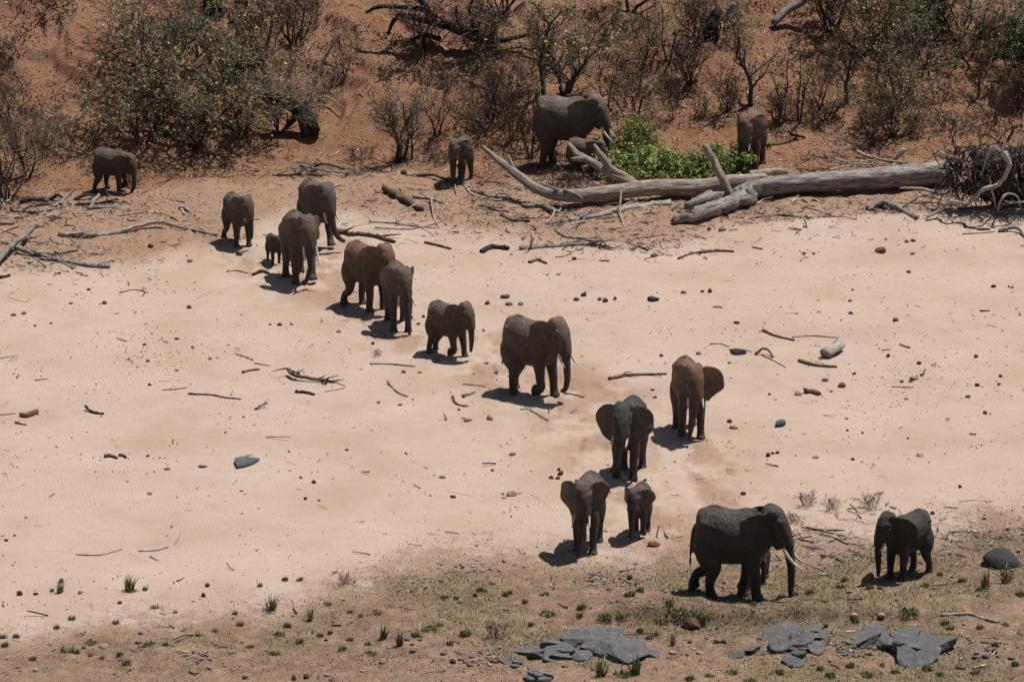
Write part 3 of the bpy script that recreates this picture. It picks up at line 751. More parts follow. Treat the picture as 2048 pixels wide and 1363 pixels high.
def bark_material(name, dark, pale, p=(0.35, 0.8)):
    t = NT(name); c = t.mixc(t.mrange(t.island(), p[0], p[1]), dark, pale)
    n = t.noise(t.coord('Object'), 18, 4)
    return t.done(t.mixc(t.mrange(n, 0.35, 0.7, 0, 0.5), c, tuple(np.array(dark) * 0.6)), t.bump(n, 0.6, 0.03))
def leaf_material(name, stops):
    t = NT(name); c = t.ramp(t.island(), stops)
    t.bsdf.inputs['Specular IOR Level'].default_value = 0.35
    m = t.done(c, None, 0.55)
    try: t.bsdf.inputs['Transmission Weight'].default_value = 0.0
    except Exception: pass
    return m
BARK_D = bark_material('bark_dark', (0.045, 0.036, 0.031), (0.115, 0.095, 0.082))
TWIG = bark_material('twigs_grey', (0.072, 0.056, 0.046), (0.27, 0.225, 0.188))
TWIG_D = bark_material('twigs_brown', (0.060, 0.043, 0.034), (0.22, 0.165, 0.128))
LEAF_O = leaf_material('leaves_olive_yellow', [(0.0, (0.065, 0.066, 0.020)), (0.35, (0.115, 0.14, 0.022)), (0.75, (0.20, 0.225, 0.030)), (0.9, (0.34, 0.27, 0.04)), (1.0, (0.26, 0.10, 0.03))])
LEAF_G = leaf_material('leaves_fresh_green', [(0.0, (0.045, 0.075, 0.016)), (0.4, (0.10, 0.165, 0.024)), (0.75, (0.20, 0.275, 0.036)), (0.92, (0.34, 0.37, 0.06)), (1.0, (0.30, 0.20, 0.08))])
LEAF_R = leaf_material('leaves_dry_russet', [(0.0, (0.045, 0.020, 0.014)), (0.6, (0.115, 0.050, 0.030)), (1.0, (0.22, 0.125, 0.07))])
LEAF_K = leaf_material('leaves_dark_green', [(0.0, (0.014, 0.030, 0.010)), (0.6, (0.035, 0.070, 0.018)), (1.0, (0.09, 0.135, 0.035))])

KINDS = {}
def plant_kind(key, twig, leafm, leaf_size, **kw):
    seed = kw.pop('seed'); extra = kw.pop('extra', 0)
    thick, thin, lv = grow(seed, **kw); rs = np.random.RandomState(seed)
    parts = []
    if thick:
        V, Q = tubes(thick, 6); parts.append(('stems', mesh_np(key + '_stems', V, quads=Q), BARK_D))
    V, Q = tubes(thin, 3); parts.append(('twigs', mesh_np(key + '_twigs', V, quads=Q, smooth_shade=False), twig))
    if lv:
        P = np.array(lv)
        if extra:
            P = np.repeat(P, extra, 0) + rs.normal(0, 0.05, (len(P) * extra, 3))
        V, Q = quads_at(P, leaf_size, rs); parts.append(('leaves', mesh_np(key + '_leaves', V, quads=Q, smooth_shade=False), leafm))
    for n, me, m in parts: me.materials.append(m)
    KINDS[key] = parts
    return sum(len(me.polygons) for _, me, _ in parts)

plant_kind('bush_a', TWIG, LEAF_O, 0.085, seed=11, h=2.6, stems=8, spread=1.15, kids=(7, 5, 5), ratio=0.54, r0=0.045, extra=3, leaf=0.10, up=0.06, droop=0.35)
plant_kind('bush_b', TWIG, LEAF_O, 0.085, seed=12, h=2.7, stems=8, spread=1.05, kids=(6, 5, 5), ratio=0.55, r0=0.05, extra=3, leaf=0.08, up=0.10, wob=0.28, droop=0.2)
plant_kind('bush_c', TWIG_D, LEAF_R, 0.085, seed=13, h=2.2, stems=9, spread=0.9, kids=(6, 5, 4), ratio=0.5, r0=0.035, leaf=0.22, up=0.18)
plant_kind('bare_a', TWIG, LEAF_O, 0.075, seed=14, h=2.5, stems=9, spread=0.75, kids=(7, 5, 4), ratio=0.52, wob=0.26, r0=0.032, leaf=0.05, up=0.14)
plant_kind('bare_b', TWIG_D, LEAF_O, 0.075, seed=15, h=2.3, stems=6, spread=0.6, kids=(7, 5, 4), ratio=0.5, wob=0.26, r0=0.03, leaf=0.04, up=0.22)
plant_kind('tree_a', TWIG, LEAF_O, 0.095, seed=16, h=2.7, stems=3, spread=0.6, kids=(10, 7, 5), ratio=0.6, r0=0.075, leaf=0.10, up=0.06, wob=0.27, start=0.25)
plant_kind('tree_b', TWIG_D, LEAF_O, 0.095, seed=17, h=3.2, stems=2, spread=0.4, kids=(11, 7, 5), ratio=0.56, r0=0.085, leaf=0.13, extra=2, up=0.08, wob=0.26, start=0.25)
plant_kind('tree_c', TWIG_D, LEAF_O, 0.09, seed=18, h=2.9, stems=1, spread=0.2, kids=(13, 7, 5), ratio=0.55, r0=0.095, leaf=0.10, extra=2, up=0.08, wob=0.26, start=0.25)
plant_kind('pole_a', TWIG_D, LEAF_O, 0.10, seed=19, h=2.8, stems=2, spread=0.2, kids=(8, 4), levels=3, ratio=0.26, r0=0.045, leaf=0.5, up=0.3)
plant_kind('green_a', TWIG, LEAF_G, 0.078, seed=20, h=1.3, stems=14, spread=2.2, kids=(7, 5), levels=3, ratio=0.55, r0=0.028, leaf=0.85, up=0.04, wob=0.32, extra=3)
plant_kind('green_b', TWIG_D, LEAF_K, 0.10, seed=21, h=2.6, stems=9, spread=0.8, kids=(8, 6), levels=3, ratio=0.5, r0=0.04, leaf=0.95, up=0.15, extra=4)
plant_kind('low_a', TWIG_D, LEAF_R, 0.07, seed=22, h=0.9, stems=10, spread=1.1, kids=(5, 4), levels=3, ratio=0.55, r0=0.014, leaf=0.12, up=0.1)
plant_kind('low_b', TWIG, LEAF_O, 0.075, seed=23, h=0.8, stems=9, spread=0.9, kids=(5, 4), levels=3, ratio=0.5, r0=0.013, leaf=0.35, up=0.2)

_pr = random.Random(3)
def plant(key, px, label, cat='shrub', s=1.0, name='shrub', group=None, wide=1.0, lean=(0, 0), rz=None):
    p = gp(*px)
    o = empty(name, p, _pr.uniform(0, 6.28) if rz is None else rz, s)
    o.scale = (s * wide, s * wide, s); o.rotation_euler.x = lean[0]; o.rotation_euler.y = lean[1]
    tag(o, label, cat, group)
    for n, me, m in KINDS[key]:
        c = bpy.data.objects.new('trunk' if (n == 'stems' and cat == 'tree') else n, me); col.objects.link(c); c.parent = o
        if n != 'stems': c['kind'] = 'stuff'
    return o
GB = 'bushes on the far bank'; GT = 'small trees on the far bank'
PL = [
 # upper left thicket
 ('bush_a', (385, 292), 'widest tangled bush of the upper left thicket, behind the driftwood elephant', 1.25, 1.35),
 ('bush_b', (285, 282), 'tangled bush directly behind the young elephant by the driftwood heap', 1.1, 1.15),
 ('bush_a', (480, 268), 'leafy tangled bush left of the leaning dead trunk', 1.1, 1.2),
 ('bush_b', (560, 262), 'tangled bush draped over the leaning dead trunk', 0.85, 1.05),
 ('bush_b', (330, 190), 'tangled olive bush in the middle of the upper left thicket', 1.25, 1.2),
 ('bush_a', (455, 175), 'olive bush at the upper right of the left thicket', 1.15, 1.2),
 ('bare_a', (290, 130), 'tall bare grey bush at the top left of the thicket', 1.2, 1.1),
 ('bare_a', (395, 110), 'bare grey bush in front of the dark stump at the top edge', 1.15, 1.1),
 ('bush_c', (520, 120), 'russet leaved bush beneath the top edge right of the stump', 1.15, 1.1),
 ('bush_c', (590, 90), 'russet leaved bush at the top, right end of the thicket', 1.0, 1.1),
 ('bare_b', (460, 310), 'thin bare sapling in front of the upper left thicket', 0.45, 0.9),
 # left edge
 ('bare_b', (12, 398), 'dark multi stemmed bush cut by the left edge, beside the driftwood heap', 1.45, 1.1),
 ('tree_a', (55, 352), 'dark forked bush near the left edge with bare upright branches', 0.85, 0.9),
 ('bare_a', (90, 300), 'thin grey bush on the orange slope near the left edge', 0.7, 0.9),
 ('bare_b', (20, 250), 'bare bush on the left edge halfway up the slope', 0.8, 1.0),
 ('low_a', (20, 105), 'dark dry scrub under the bank at the top left edge', 1.0, 1.6),
 ('low_a', (95, 12), 'dark scrub in the top left corner', 1.2, 1.8),
 # middle
 ('low_b', (265, 372), 'low leafy sprigs at the feet of the thicket beside the young elephant', 0.9, 1.0),
 ('bare_b', (690, 150), 'bare grey bush on the slope right of the dead branch', 0.7, 0.8),
 ('low_a', (720, 320), 'dry scrub at the foot of the bank left of the forked tree', 0.7, 1.5),
 ('low_a', (870, 325), 'dry scrub between the forked tree and the dusty elephant', 0.7, 1.5),
 ('bare_b', (875, 270), 'bare bush right of the forked tree', 1.0, 0.9),
 ('bare_a', (960, 275), 'thin bare bush behind the dusty elephant', 0.85, 0.9),
 ('bush_c', (985, 235), 'twiggy russet bush left of the big browsing elephant', 0.9, 1.0),
 ('bare_b', (1020, 290), 'bare bush close to the rump of the big browsing elephant', 0.85, 0.8),
 ('bush_c', (850, 100), 'russet scrub under the fallen dark limbs at the top', 0.9, 1.5),
 ('bush_c', (960, 110), 'dry scrub at the foot of the fallen dark limbs', 0.85, 1.4),
 ('bare_a', (1010, 215), 'bare grey bush at the foot of the tall leafy tree', 0.9, 1.0),
 ('bush_c', (1000, 30), 'dry bush at the top edge left of the tall leafy tree', 1.0, 1.2),
 ('bush_b', (1270, 225), 'olive bush just right of the big browsing elephant head', 0.8, 0.7),
 ('bush_b', (1290, 110), 'olive bush above the big browsing elephant', 0.75, 0.9),
 ('bush_c', (1390, 90), 'russet bush on the slope right of the olive bush', 0.9, 1.0),
 ('bush_c', (1380, 165), 'dry russet bush above the bright green bush', 0.8, 1.2),
 ('bare_b', (1345, 240), 'bare sapling rising behind the bright green bush', 0.75, 0.7),
 ('low_b', (1405, 235), 'leafy sprig left of the red backed elephant', 0.9, 0.8),
 ('bush_b', (1440, 60), 'bush on the dark burrow at the top', 0.7, 0.9),
 # right
 ('bush_c', (1455, 225), 'dry bush right behind the red backed elephant', 0.65, 1.0),
 ('bare_b', (1640, 215), 'bare bush between the thin trunks right of the red backed elephant', 0.9, 0.8),
 ('bare_a', (1650, 240), 'dry bush at the foot of the thin trunks', 0.65, 0.8),
 ('bush_c', (1560, 250), 'russet dry bush just right of the red backed elephant', 0.6, 1.1),
 ('bush_a', (1785, 275), 'large twiggy bush behind the thick grey log', 1.0, 0.95),
 ('bush_c', (1745, 290), 'dry bush at the left foot of the large twiggy bush', 0.7, 0.9),
 ('bush_b', (1800, 200), 'olive bush behind the large twiggy bush', 1.05, 1.0),
 ('bush_b', (1850, 130), 'olive bush high on the right of the bank', 1.1, 1.1),
 ('bush_a', (1760, 95), 'olive bush around the upper right trunks', 1.1, 1.1),
 ('bush_c', (1660, 60), 'russet bush at the top edge, right of centre', 1.1, 1.1),
 ('bush_b', (1920, 75), 'dark tangled bush near the top right corner', 1.2, 1.2),
 ('bush_a', (1990, 120), 'tangled bush left of the dark green bush on the right edge', 1.0, 1.0),
 ('bush_c', (1855, 55), 'russet bush at the top edge near the right corner', 1.0, 1.2),
 ('bare_b', (1990, 245), 'tan dry bush above the root plate', 0.8, 1.0),
 ('low_a', (1900, 262), 'dry scrub behind the left side of the root plate', 1.0, 1.3),
 ('bush_c', (2040, 215), 'dry bush cut by the right edge above the root plate', 0.8, 1.0),
 ('low_b', (1830, 268), 'leafy sprigs left of the root plate', 1.0, 1.0),
]
for key, px, lab, s, wd in PL: plant(key, px, lab, 'shrub', s, 'shrub', GB, wd)
TL = [
 ('tree_a', (803, 322), 'forked small tree with two dark trunks left of the dusty elephant', 1.0, 1.05),
 ('tree_c', (822, 318), 'dark straight trunk close beside the forked small tree', 0.62, 0.9),
 ('tree_b', (1092, 215), 'tall leafy tree behind the big browsing elephant', 1.25, 1.15),
 ('tree_a', (1130, 190), 'small tree right of the tall leafy tree', 1.0, 1.0),
 ('pole_a', (1062, 318), 'thin crooked trunk at the rump of the big browsing elephant', 0.8, 1.0),
 ('tree_c', (1500, 212), 'tree with a dark trunk right above the red backed elephant', 1.1, 1.1),
 ('pole_a', (1556, 238), 'thin trunk with leafy tips right of the red backed elephant', 0.95, 1.0),
 ('pole_a', (1594, 245), 'thin grey trunk, second right of the red backed elephant', 1.05, 1.0),
 ('tree_c', (1696, 205), 'leaning dark trunked tree in the right half of the bank', 1.0, 1.0),
 ('tree_b', (1725, 108), 'dark tree with a pale scar on its trunk at the upper right', 1.1, 1.0),
 ('tree_c', (1955, 195), 'short dark trunked tree above the root plate', 0.7, 1.0),
 ('tree_b', (1260, 25), 'dark tree cut by the top edge above the bright green bush', 0.9, 1.0),
 ('tree_a', (1890, 20), 'dark tree at the top edge near the right corner', 0.95, 1.0),
 ('pole_a', (1335, 130), 'slim leafy trunk on the slope above the bright green bush', 0.9, 1.0),
 ('pole_a', (1215, 235), 'slim dark trunk rising behind the head of the big browsing elephant', 1.0, 0.8),
]
for key, px, lab, s, wd in TL: plant(key, px, lab, 'tree', s, 'small_tree', GT, wd)
plant('green_a', (1262, 352), 'bright green bush at the mouths of the browsing elephants', 'shrub', 1.05, 'green_shrub', None, 1.3)
plant('green_a', (1340, 356), 'middle spread of the bright green bush behind the pale fallen limb', 'shrub', 0.95, 'green_shrub', None, 1.4)
plant('green_a', (1425, 352), 'bright green bush behind the upright broken branch beside the red backed elephant', 'shrub', 1.05, 'green_shrub', None, 1.15)
plant('green_a', (1268, 290), 'upper sprays of bright green bush beside the big browsing head', 'shrub', 1.0, 'green_shrub', None, 0.8)
plant('green_b', (2052, 175), 'dense dark green bush cut by the right edge', 'shrub', 1.0, 'green_shrub', None, 0.9)

# fallen leaves on the bank: nobody could count them
_rs = np.random.RandomState(5)
def scatter(n, x0, x1, y0, y1, dens):
    x = _rs.uniform(x0, x1, n); y = _rs.uniform(y0, y1, n)
    k = _rs.rand(n) < dens(x, y)
    return x[k], y[k]
HOT = [(1120, 430, 3.5, 2.5, 1), (1500, 425, 3.5, 2.2, 1), (1250, 490, 2.5, 1.2, .8), (1900, 415, 3.2, 2.2, 1), (60, 420, 3.5, 2.0, 1), (200, 405, 1.8, 1.5, 1), (620, 345, 2.0, 1.2, .8),
       (1130, 362, 1.6, 1.6, 1.6), (1700, 340, 4.0, 3.0, .5), (840, 400, 2.0, 2.0, .5), (80, 520, 2.5, 3.0, .5), (1680, 1090, 3.0, 2.5, .6), (1000, 400, 2.0, 3.0, .8), (1660, 425, 3.5, 1.5, 1)]
def hot_at(x, y):
    hot = 0 * x
    for (u, v, sx, sy, a) in HOT:
        cx, cy = w0(u, v); hot = np.maximum(hot, a * np.exp(-((x - cx) / sx) ** 2 - ((y - cy) / sy) ** 2))
    return hot
def lit_d(x, y):
    d, bank, f, fore, s, deb, low = zones(x, y)
    return np.clip(0.45 * hot_at(x, y) * smooth(-.1, .1, fbm(x / .9, y / .9, 211, 3)) + smooth(-1.5, 1.0, d) * smooth(-0.04, 0.16, fbm(x / 2.4, y / 2.4, 201, 4)) + 0.09 * bank + 0.07 * deb, 0, 1)
lx, ly = scatter(200000, -21, 21, 176, 206, lit_d)
V, Q = quads_at(np.stack([lx, ly, H(lx, ly) + 0.02], 1), 0.075, _rs, 0.65, True)
LITTER = leaf_material('leaf_litter', [(0.0, (0.060, 0.027, 0.019)), (0.45, (0.135, 0.062, 0.039)), (0.8, (0.23, 0.125, 0.08)), (0.94, (0.34, 0.25, 0.19)), (1.0, (0.60, 0.53, 0.46))])
tag(obj('leaf_litter', mesh_np('leaf_litter', V, quads=Q, smooth_shade=False), LITTER), 'red brown fallen leaves strewn over the far bank', 'leaf litter', kind='stuff')

# ------------------------------------------------------------------ wood
def wood_material(name, dark, mid, pale, grain=1.0):
    t = NT(name); uv = t.node('ShaderNodeUVMap'); P = t.coord('Object')
    g = t.noise(t.mapping(uv.outputs[0], (26 * grain, 1.6, 1)), 1.0, 5, 0.65)
    n = t.noise(P, 3.5, 5, 0.6)
    g2 = t.noise(t.mapping(uv.outputs[0], (60 * grain, 3.0, 1)), 1.0, 3, 0.6)
    c = t.ramp(g, [(0.34, dark), (0.47, mid), (0.60, pale)])
    c = t.mixc(t.mrange(g2, 0.58, 0.66, 0, 0.8), c, tuple(np.array(dark) * 0.45))
    c = t.mixc(t.mrange(n, 0.5, 0.75, 0, 0.55), c, tuple(np.array(dark) * 0.8))
    return t.done(c, t.bump(g, 1.0, 0.05, t.bump(n, 0.6, 0.1)), 0.9)
W_GREY = wood_material('wood_weathered_grey', (0.075, 0.064, 0.057), (0.225, 0.20, 0.178), (0.36, 0.33, 0.30))
W_PALE = wood_material('wood_bleached', (0.16, 0.13, 0.108), (0.40, 0.345, 0.295), (0.56, 0.50, 0.43))
W_BROWN = wood_material('wood_brown_bark', (0.050, 0.031, 0.021), (0.145, 0.092, 0.062), (0.235, 0.165, 0.118))
W_DARK = wood_material('wood_dark_charred', (0.010, 0.009, 0.008), (0.030, 0.026, 0.023), (0.075, 0.065, 0.058))
W_LIMB = wood_material('wood_fallen_limb', (0.11, 0.085, 0.068), (0.28, 0.228, 0.185), (0.40, 0.345, 0.29))
WM = {'g': W_GREY, 'p': W_PALE, 'b': W_BROWN, 'd': W_DARK, 'l': W_LIMB}
WORD = {'g': 'grey', 'p': 'bleached', 'b': 'brown', 'd': 'dark'}

def log_mesh(name, pts, rad, n=9, m=None, rough=0.12, seed=0, flat=1.0, jit=None):
    jit = (min(0.18, rough * 1.5) if (m or 0) < 30 else 0.02) if jit is None else jit
    rg = np.random.RandomState(seed + 17)
    L = sum((Vector(a) - Vector(b)).length for a, b in zip(pts[:-1], pts[1:]))
    m = m or int(max(6, min(46, L / max(0.06, 1.2 * np.mean(rad)))))
    P = catmull(np.array([tuple(p) for p in pts]), m)
    r = np.interp(np.linspace(0, 1, m), np.linspace(0, 1, len(rad)), rad)
    P[1:-1] += rg.normal(0, 1, (m - 2, 3)) * r[1:-1, None] * jit
    _, U, W = frames(P, (0.1, 0.2, 1))
    a = np.linspace(0, 2 * np.pi, n, endpoint=False)
    sm = rg.normal(0, 1, (m, n))
    for _ in range(3 if m < 30 else 9): sm[1:-1] = (sm[:-2] + 2 * sm[1:-1] + sm[2:]) / 4
    sm /= sm.std() + 1e-6; sm *= 0.6
    lump = 1 + rough * ((0.35 if m < 30 else 0.12) * rg.normal(0, 1, (m, n)) + 1.3 * sm + 0.8 * rg.normal(0, 1, n)[None] + (0.25 if m < 30 else 0.08) * rg.normal(0, 1, (m, 1)))
    lump = np.clip(lump, 0.55, 1.5)
    ring = P[:, None] + (r[:, None] * lump)[..., None] * (np.cos(a)[None, :, None] * U[:, None] + flat * np.sin(a)[None, :, None] * W[:, None])
    V = np.vstack([ring.reshape(-1, 3), P[:1], P[-1:]])
    i = np.arange((m - 1) * n); rr = i // n; c = i % n; c2 = (c + 1) % n
    Q = np.stack([rr * n + c, rr * n + c2, (rr + 1) * n + c2, (rr + 1) * n + c], 1)
    k = np.arange(n); k2 = (k + 1) % n; e0 = m * n; b = (m - 1) * n
    T = np.vstack([np.stack([np.full(n, e0), k2, k], 1), np.stack([np.full(n, e0 + 1), b + k, b + k2], 1)])
    me = mesh_np(name, V, quads=Q, tris=T)
    ln = np.r_[0, np.cumsum(np.linalg.norm(np.diff(P, axis=0), axis=1))]
    uq = np.stack([c / n, c2 / n if False else (c + 1) / n, (c + 1) / n, c / n], 1); vq = np.stack([ln[rr], ln[rr], ln[rr + 1], ln[rr + 1]], 1)
    uv = np.concatenate([np.stack([uq, vq], -1).reshape(-1, 2), np.full((6 * n, 2), 0.5)])
    l = me.uv_layers.new(name='UVMap'); l.data.foreach_set('uv', uv.astype(np.float32).ravel())
    return me

LAND = [((1462, 1105), 'the largest dark elephant'), ((1815, 1095), 'the rightmost elephant'), ((1168, 1030), 'the rust browed elephant'),
        ((1240, 870), 'the elephant with spread ears'), ((1385, 800), 'the elephant with one ear out'), ((1065, 715), 'the folded foreleg elephant'),
        ((898, 665), 'the bent kneed young elephant'), ((765, 570), 'the overlapping elephant pair'), ((600, 490), 'the long tusked elephant'),
        ((475, 440), 'the lone young elephant'), ((225, 340), 'the elephant by the bushes'), ((917, 325), 'the dusty elephant'), ((1140, 265), 'the big browsing elephant'),
        ((1497, 280), 'the red backed elephant'), ((1960, 345), 'the root plate'), ((1700, 370), 'the thick grey log'), ((1190, 1295), 'the left rock outcrop'),
        ((1585, 1292), 'the middle rock outcrop'), ((1790, 1290), 'the right rock outcrop'), ((487, 925), 'the flat blue rock'), ((2007, 1120), 'the dark boulder'),
        ((620, 760), 'the brush heap on the sand'), ((1665, 700), 'the bleached stump'), ((310, 700), 'the gravel patch'), ((208, 1293), 'the long tan stone'), ((545, 1300), 'the lower left grass clumps'), ((110, 1185), 'the dung on the sand edge'), ((895, 1315), 'the paired grey cobbles'), ((740, 1230), 'the dry lower left clumps'), ((415, 1180), 'the two dung balls'), ((940, 1141), 'the pebble line'), ((1990, 1240), 'the pale branch on grass'), ((290, 455), 'the long arched branch')]
def where(u, v):
    best = min(LAND, key=lambda l: math.hypot(l[0][0] - u, 1.6 * (l[0][1] - v)))
    (a, b), ph = best; dx, dy = u - a, v - b
    if abs(dx) > 1.3 * abs(dy): rel = ('far ' if abs(dx) > 200 else 'close ' if abs(dx) < 85 else '') + ('right of ' if dx > 0 else 'left of ')
    else:
        rel = ('well ' if abs(dy) > 130 else 'just ' if abs(dy) < 60 else '') + ('in front of ' if dy > 0 else 'behind ')
        if abs(dx) > 0.55 * abs(dy): rel = rel + ('and right of ' if dx > 0 else 'and left of ')
    return rel + ph
_used = {}
def finish_labels():
    for lab, os_ in _used.items():
        if len(os_) > 1:
            for o in os_: o['group'] = lab
def auto(o, label, cat, group=None):
    while len(label.split()) > 16 and ' and ' in label: label = label.replace(' and left of ', ' ', 1).replace(' and right of ', ' ', 1)
    w_ = label.split()
    if len(w_) > 16: label = ' '.join(x for x in w_ if x not in ('slightly', 'small', 'dark', 'short'))
    tag(o, label, cat, group); _used.setdefault(label, []).append(o); return o

_sk = 0
def stick(pts, th, m='g', label=None, kind='branch', lift=0.0, taper=0.45, twigs=0, rough=0.12):
    """driftwood lying on the ground along photo pixels; th = thickness in photo pixels"""
    global _sk; _sk += 1
    g = gp(*pts[len(pts) // 2][:2]); k = ppm(g); r = th / 2 / k
    P = []
    for i, q in enumerate(pts):
        dz = (q[2] if len(q) > 2 else 0.0) + r * 0.55 + lift
        P.append(gp(q[0], q[1], dz))
    rad = [r * (1 - taper * i / (len(pts) - 1)) for i in range(len(pts))]
    o = P[len(P) // 2]; loc = [p - o for p in P]
    name = {'branch': 'driftwood_branch', 'log': 'driftwood_log', 'stick': 'driftwood_stick', 'stump': 'driftwood_stump', 'bark': 'bark_piece'}[kind]
    seg = (P[0] - P[-1]).length; chord = sum((a - b).length for a, b in zip(P[:-1], P[1:])) / max(seg, 0.01)
    if label is None:
        u, v = pts[len(pts) // 2][:2]
        size = 'long' if seg > 1.6 else 'short' if seg < 0.6 else ''
        shape = 'crooked' if chord > 1.12 else 'slightly bent' if chord > 1.03 else 'straight'
        label = ' '.join((size + ' ' + shape + ' ' + WORD[m] + ' driftwood ' + kind + ' ' + where(u, v)).split())
    if twigs:
        root = empty(name, o); auto(root, label, 'driftwood')
        obj('main_stem', log_mesh('stem', loc, rad, 7, None, rough, _sk), WM[m], root)
        rg = random.Random(_sk)
        for t in range(twigs):
            a = rg.random(); i = min(int(a * (len(P) - 1)), len(P) - 2); b = loc[i].lerp(loc[i + 1], rg.random())
            d = (loc[i + 1] - loc[i]).normalized(); L = rg.uniform(0.2, 0.6) * max(0.5, seg) * 0.6
            e = (d * rg.uniform(0.2, 0.9) + Vector((rg.uniform(-.8, .8), rg.uniform(-.8, .8), rg.uniform(0.0, .45)))).normalized() * L
            mid = b + e * 0.5 + Vector((rg.uniform(-.06, .06), rg.uniform(-.06, .06), rg.uniform(-.02, .06)))
            obj('side_branch', log_mesh('twig', [b, mid, b + e], [r * 0.5, r * 0.36, r * 0.15], 5, 6, rough, _sk + t), WM[m], root)
        return root
    return auto(obj(name, log_mesh(name, loc, rad, 8 if th > 6 else 6, None, rough, _sk), WM[m], None, o), label, 'driftwood')

# --- the great fallen tree with its root plate
ft = gp(1500, 395); ftree = empty('fallen_tree', ft)
tag(ftree, 'great grey fallen tree lying along the far bank with torn up roots', 'fallen tree')
def ft_part(name, spec, m, n=14, rough=0.05, seed=1, parent=None, mm=None, flat=1.0, fwd=0.0):
    P = [gp(u, v, dz) for u, v, dz, r in spec]
    P = [p + (cam.location - p).normalized() * fwd * min(1, q[2] * 2.5) - ft - (parent.location if parent else Vector()) for p, q in zip(P, spec)]
    return obj(name, log_mesh(name, P, [q[3] for q in spec], n, mm, rough, seed, flat), m, parent or ftree)
ft_part('trunk', [(1912, 345, .48, .43), (1870, 348, .46, .40), (1780, 355, .43, .37), (1650, 364, .40, .345), (1560, 371, .37, .325), (1498, 381, .33, .29), (1470, 391, .28, .23)], W_GREY, 26, 0.07, 2, mm=48)
limb = ft_part('limb', [(1530, 360, .42, .22), (1470, 365, .42, .28), (1400, 374, .40, .29), (1300, 376, .42, .31), (1200, 387, .40, .27), (1130, 391, .42, .22), (1085, 382, .50, .18), (1050, 362, .72, .15), (1010, 330, 1.05, .12), (985, 310, 1.25, .10), (965, 293, 1.42, .06)], W_LIMB, 18, 0.09, 3, mm=56)
ft_part('fork', [(1282, 378, .40, .16), (1262, 368, .58, .17), (1215, 343, .95, .15), (1185, 325, 1.15, .135), (1155, 308, 1.35, .12), (1137, 287, 1.62, .07)], W_LIMB, 10, 0.06, 4, limb)
ft_part('stub', [(1172, 318, 1.25, .10), (1158, 318, 1.25, .085), (1142, 319, 1.22, .05)], W_LIMB, 8, 0.1, 5, limb)
ft_part('fork', [(1290, 379, .38, .15), (1268, 368, .55, .16), (1242, 350, .87, .145), (1217, 335, 1.1, .125), (1203, 312, 1.5, .115), (1188, 289, 1.85, .06)], W_LIMB, 10, 0.06, 6, limb)
ft_part('stub', [(1034, 350, .8, .11), (1024, 332, 1.05, .08), (1016, 310, 1.4, .03)], W_LIMB, 8, 0.1, 7, limb)
ft_part('stub', [(1120, 382, .6, .06), (1098, 372, .75, .045), (1072, 365, .85, .02)], W_LIMB, 6, 0.1, 8, limb)
ft_part('stub', [(1128, 380, .65, .06), (1150, 388, .55, .05), (1166, 398, .35, .03)], W_LIMB, 6, 0.1, 9, limb)
ft_part('broken_branch', [(1462, 400, .2, .20), (1450, 372, .72, .165), (1438, 345, 1.15, .14), (1428, 322, 1.5, .135), (1411, 291, 2.05, .115)], W_LIMB, 11, 0.07, 10)
ft_part('torn_end', [(1505, 384, .36, .28), (1480, 398, .32, .28), (1440, 414, .26, .25), (1395, 429, .22, .23), (1345, 441, .14, .13)], W_GREY, 14, 0.16, 11, mm=26)
ft_part('torn_end', [(1440, 395, .34, .24), (1405, 402, .3, .2), (1370, 413, .22, .12)], W_GREY, 10, 0.16, 12)
ft_part('splinter', [(1575, 343, .42, .10), (1535, 346, .45, .13), (1500, 349, .5, .10)], W_PALE, 8, 0.2, 13, flat=0.5)
# root plate: soil core, a tangle of hanging roots, and the pale roots that stand out
rp = gp(1985, 420) - ft
cs = Shell(); cs.ball((0, 0, 0), (1, 1, 1), 26, 18)
cv = np.vstack(cs.v); rg = np.random.RandomState(4)
nn = 1 + 0.30 * np.sin(3.1 * cv[:, 0] + 2) * np.sin(4.3 * cv[:, 2] + 1) + rg.normal(0, 0.10, len(cv))
cv = cv * nn[:, None] * np.array((1.15, 0.5, 0.95)) + np.array((0.30, 0.85, 1.0))
cs.v = [cv]; plate = obj('root_plate', cs.mesh('root_plate'), W_DARK, ftree, rp)
sg = []; rg = random.Random(8)
for k in range(640):
    up_ = k % 3 == 0
    x = rg.uniform(-1.75, 1.9); z = 1.15 + rg.uniform(-0.75, 1.15) * math.sqrt(max(0.05, 1 - (x / 2.0) ** 2))
    p = Vector((0.25 + x, 0.75 - rg.uniform(0.2, 0.75) * math.sqrt(max(0.05, 1 - (x / 2.0) ** 2)), z))
    d = Vector((0.35 * x + rg.gauss(0, .5), -0.45 + rg.gauss(0, .35), rg.uniform(-0.9, 0.3))).normalized(); r = rg.choice((.008, .010, .012, .014, .018, .022, .03, .042))
    if up_: d = Vector((0.3 * x + rg.gauss(0, .5), rg.gauss(-.2, .3), rg.uniform(.2, .9))).normalized()
    for i in range(rg.randint(5, 11)):
        d = (d + Vector((rg.gauss(0, .42), rg.gauss(0, .38), rg.gauss(-0.17 if not up_ else 0.0, .38)))).normalized(); L = rg.uniform(.10, .2)
        q = p + d * L
        if q.z < -0.05: break
        sg.append((*p, *q, r, r * .87)); p = q; r *= .87
V, Q = tubes(sg, 4)
_t = NT('root_fibre'); ROOTM = _t.done(_t.ramp(_t.island(), [(0.0, (0.014, 0.011, 0.010)), (0.5, (0.045, 0.036, 0.031)), (0.75, (0.14, 0.115, 0.095)), (1.0, (0.36, 0.315, 0.27))]))
tag(obj('root_tangle', mesh_np('root_tangle', V, quads=Q, smooth_shade=False), ROOTM, plate), kind='stuff')
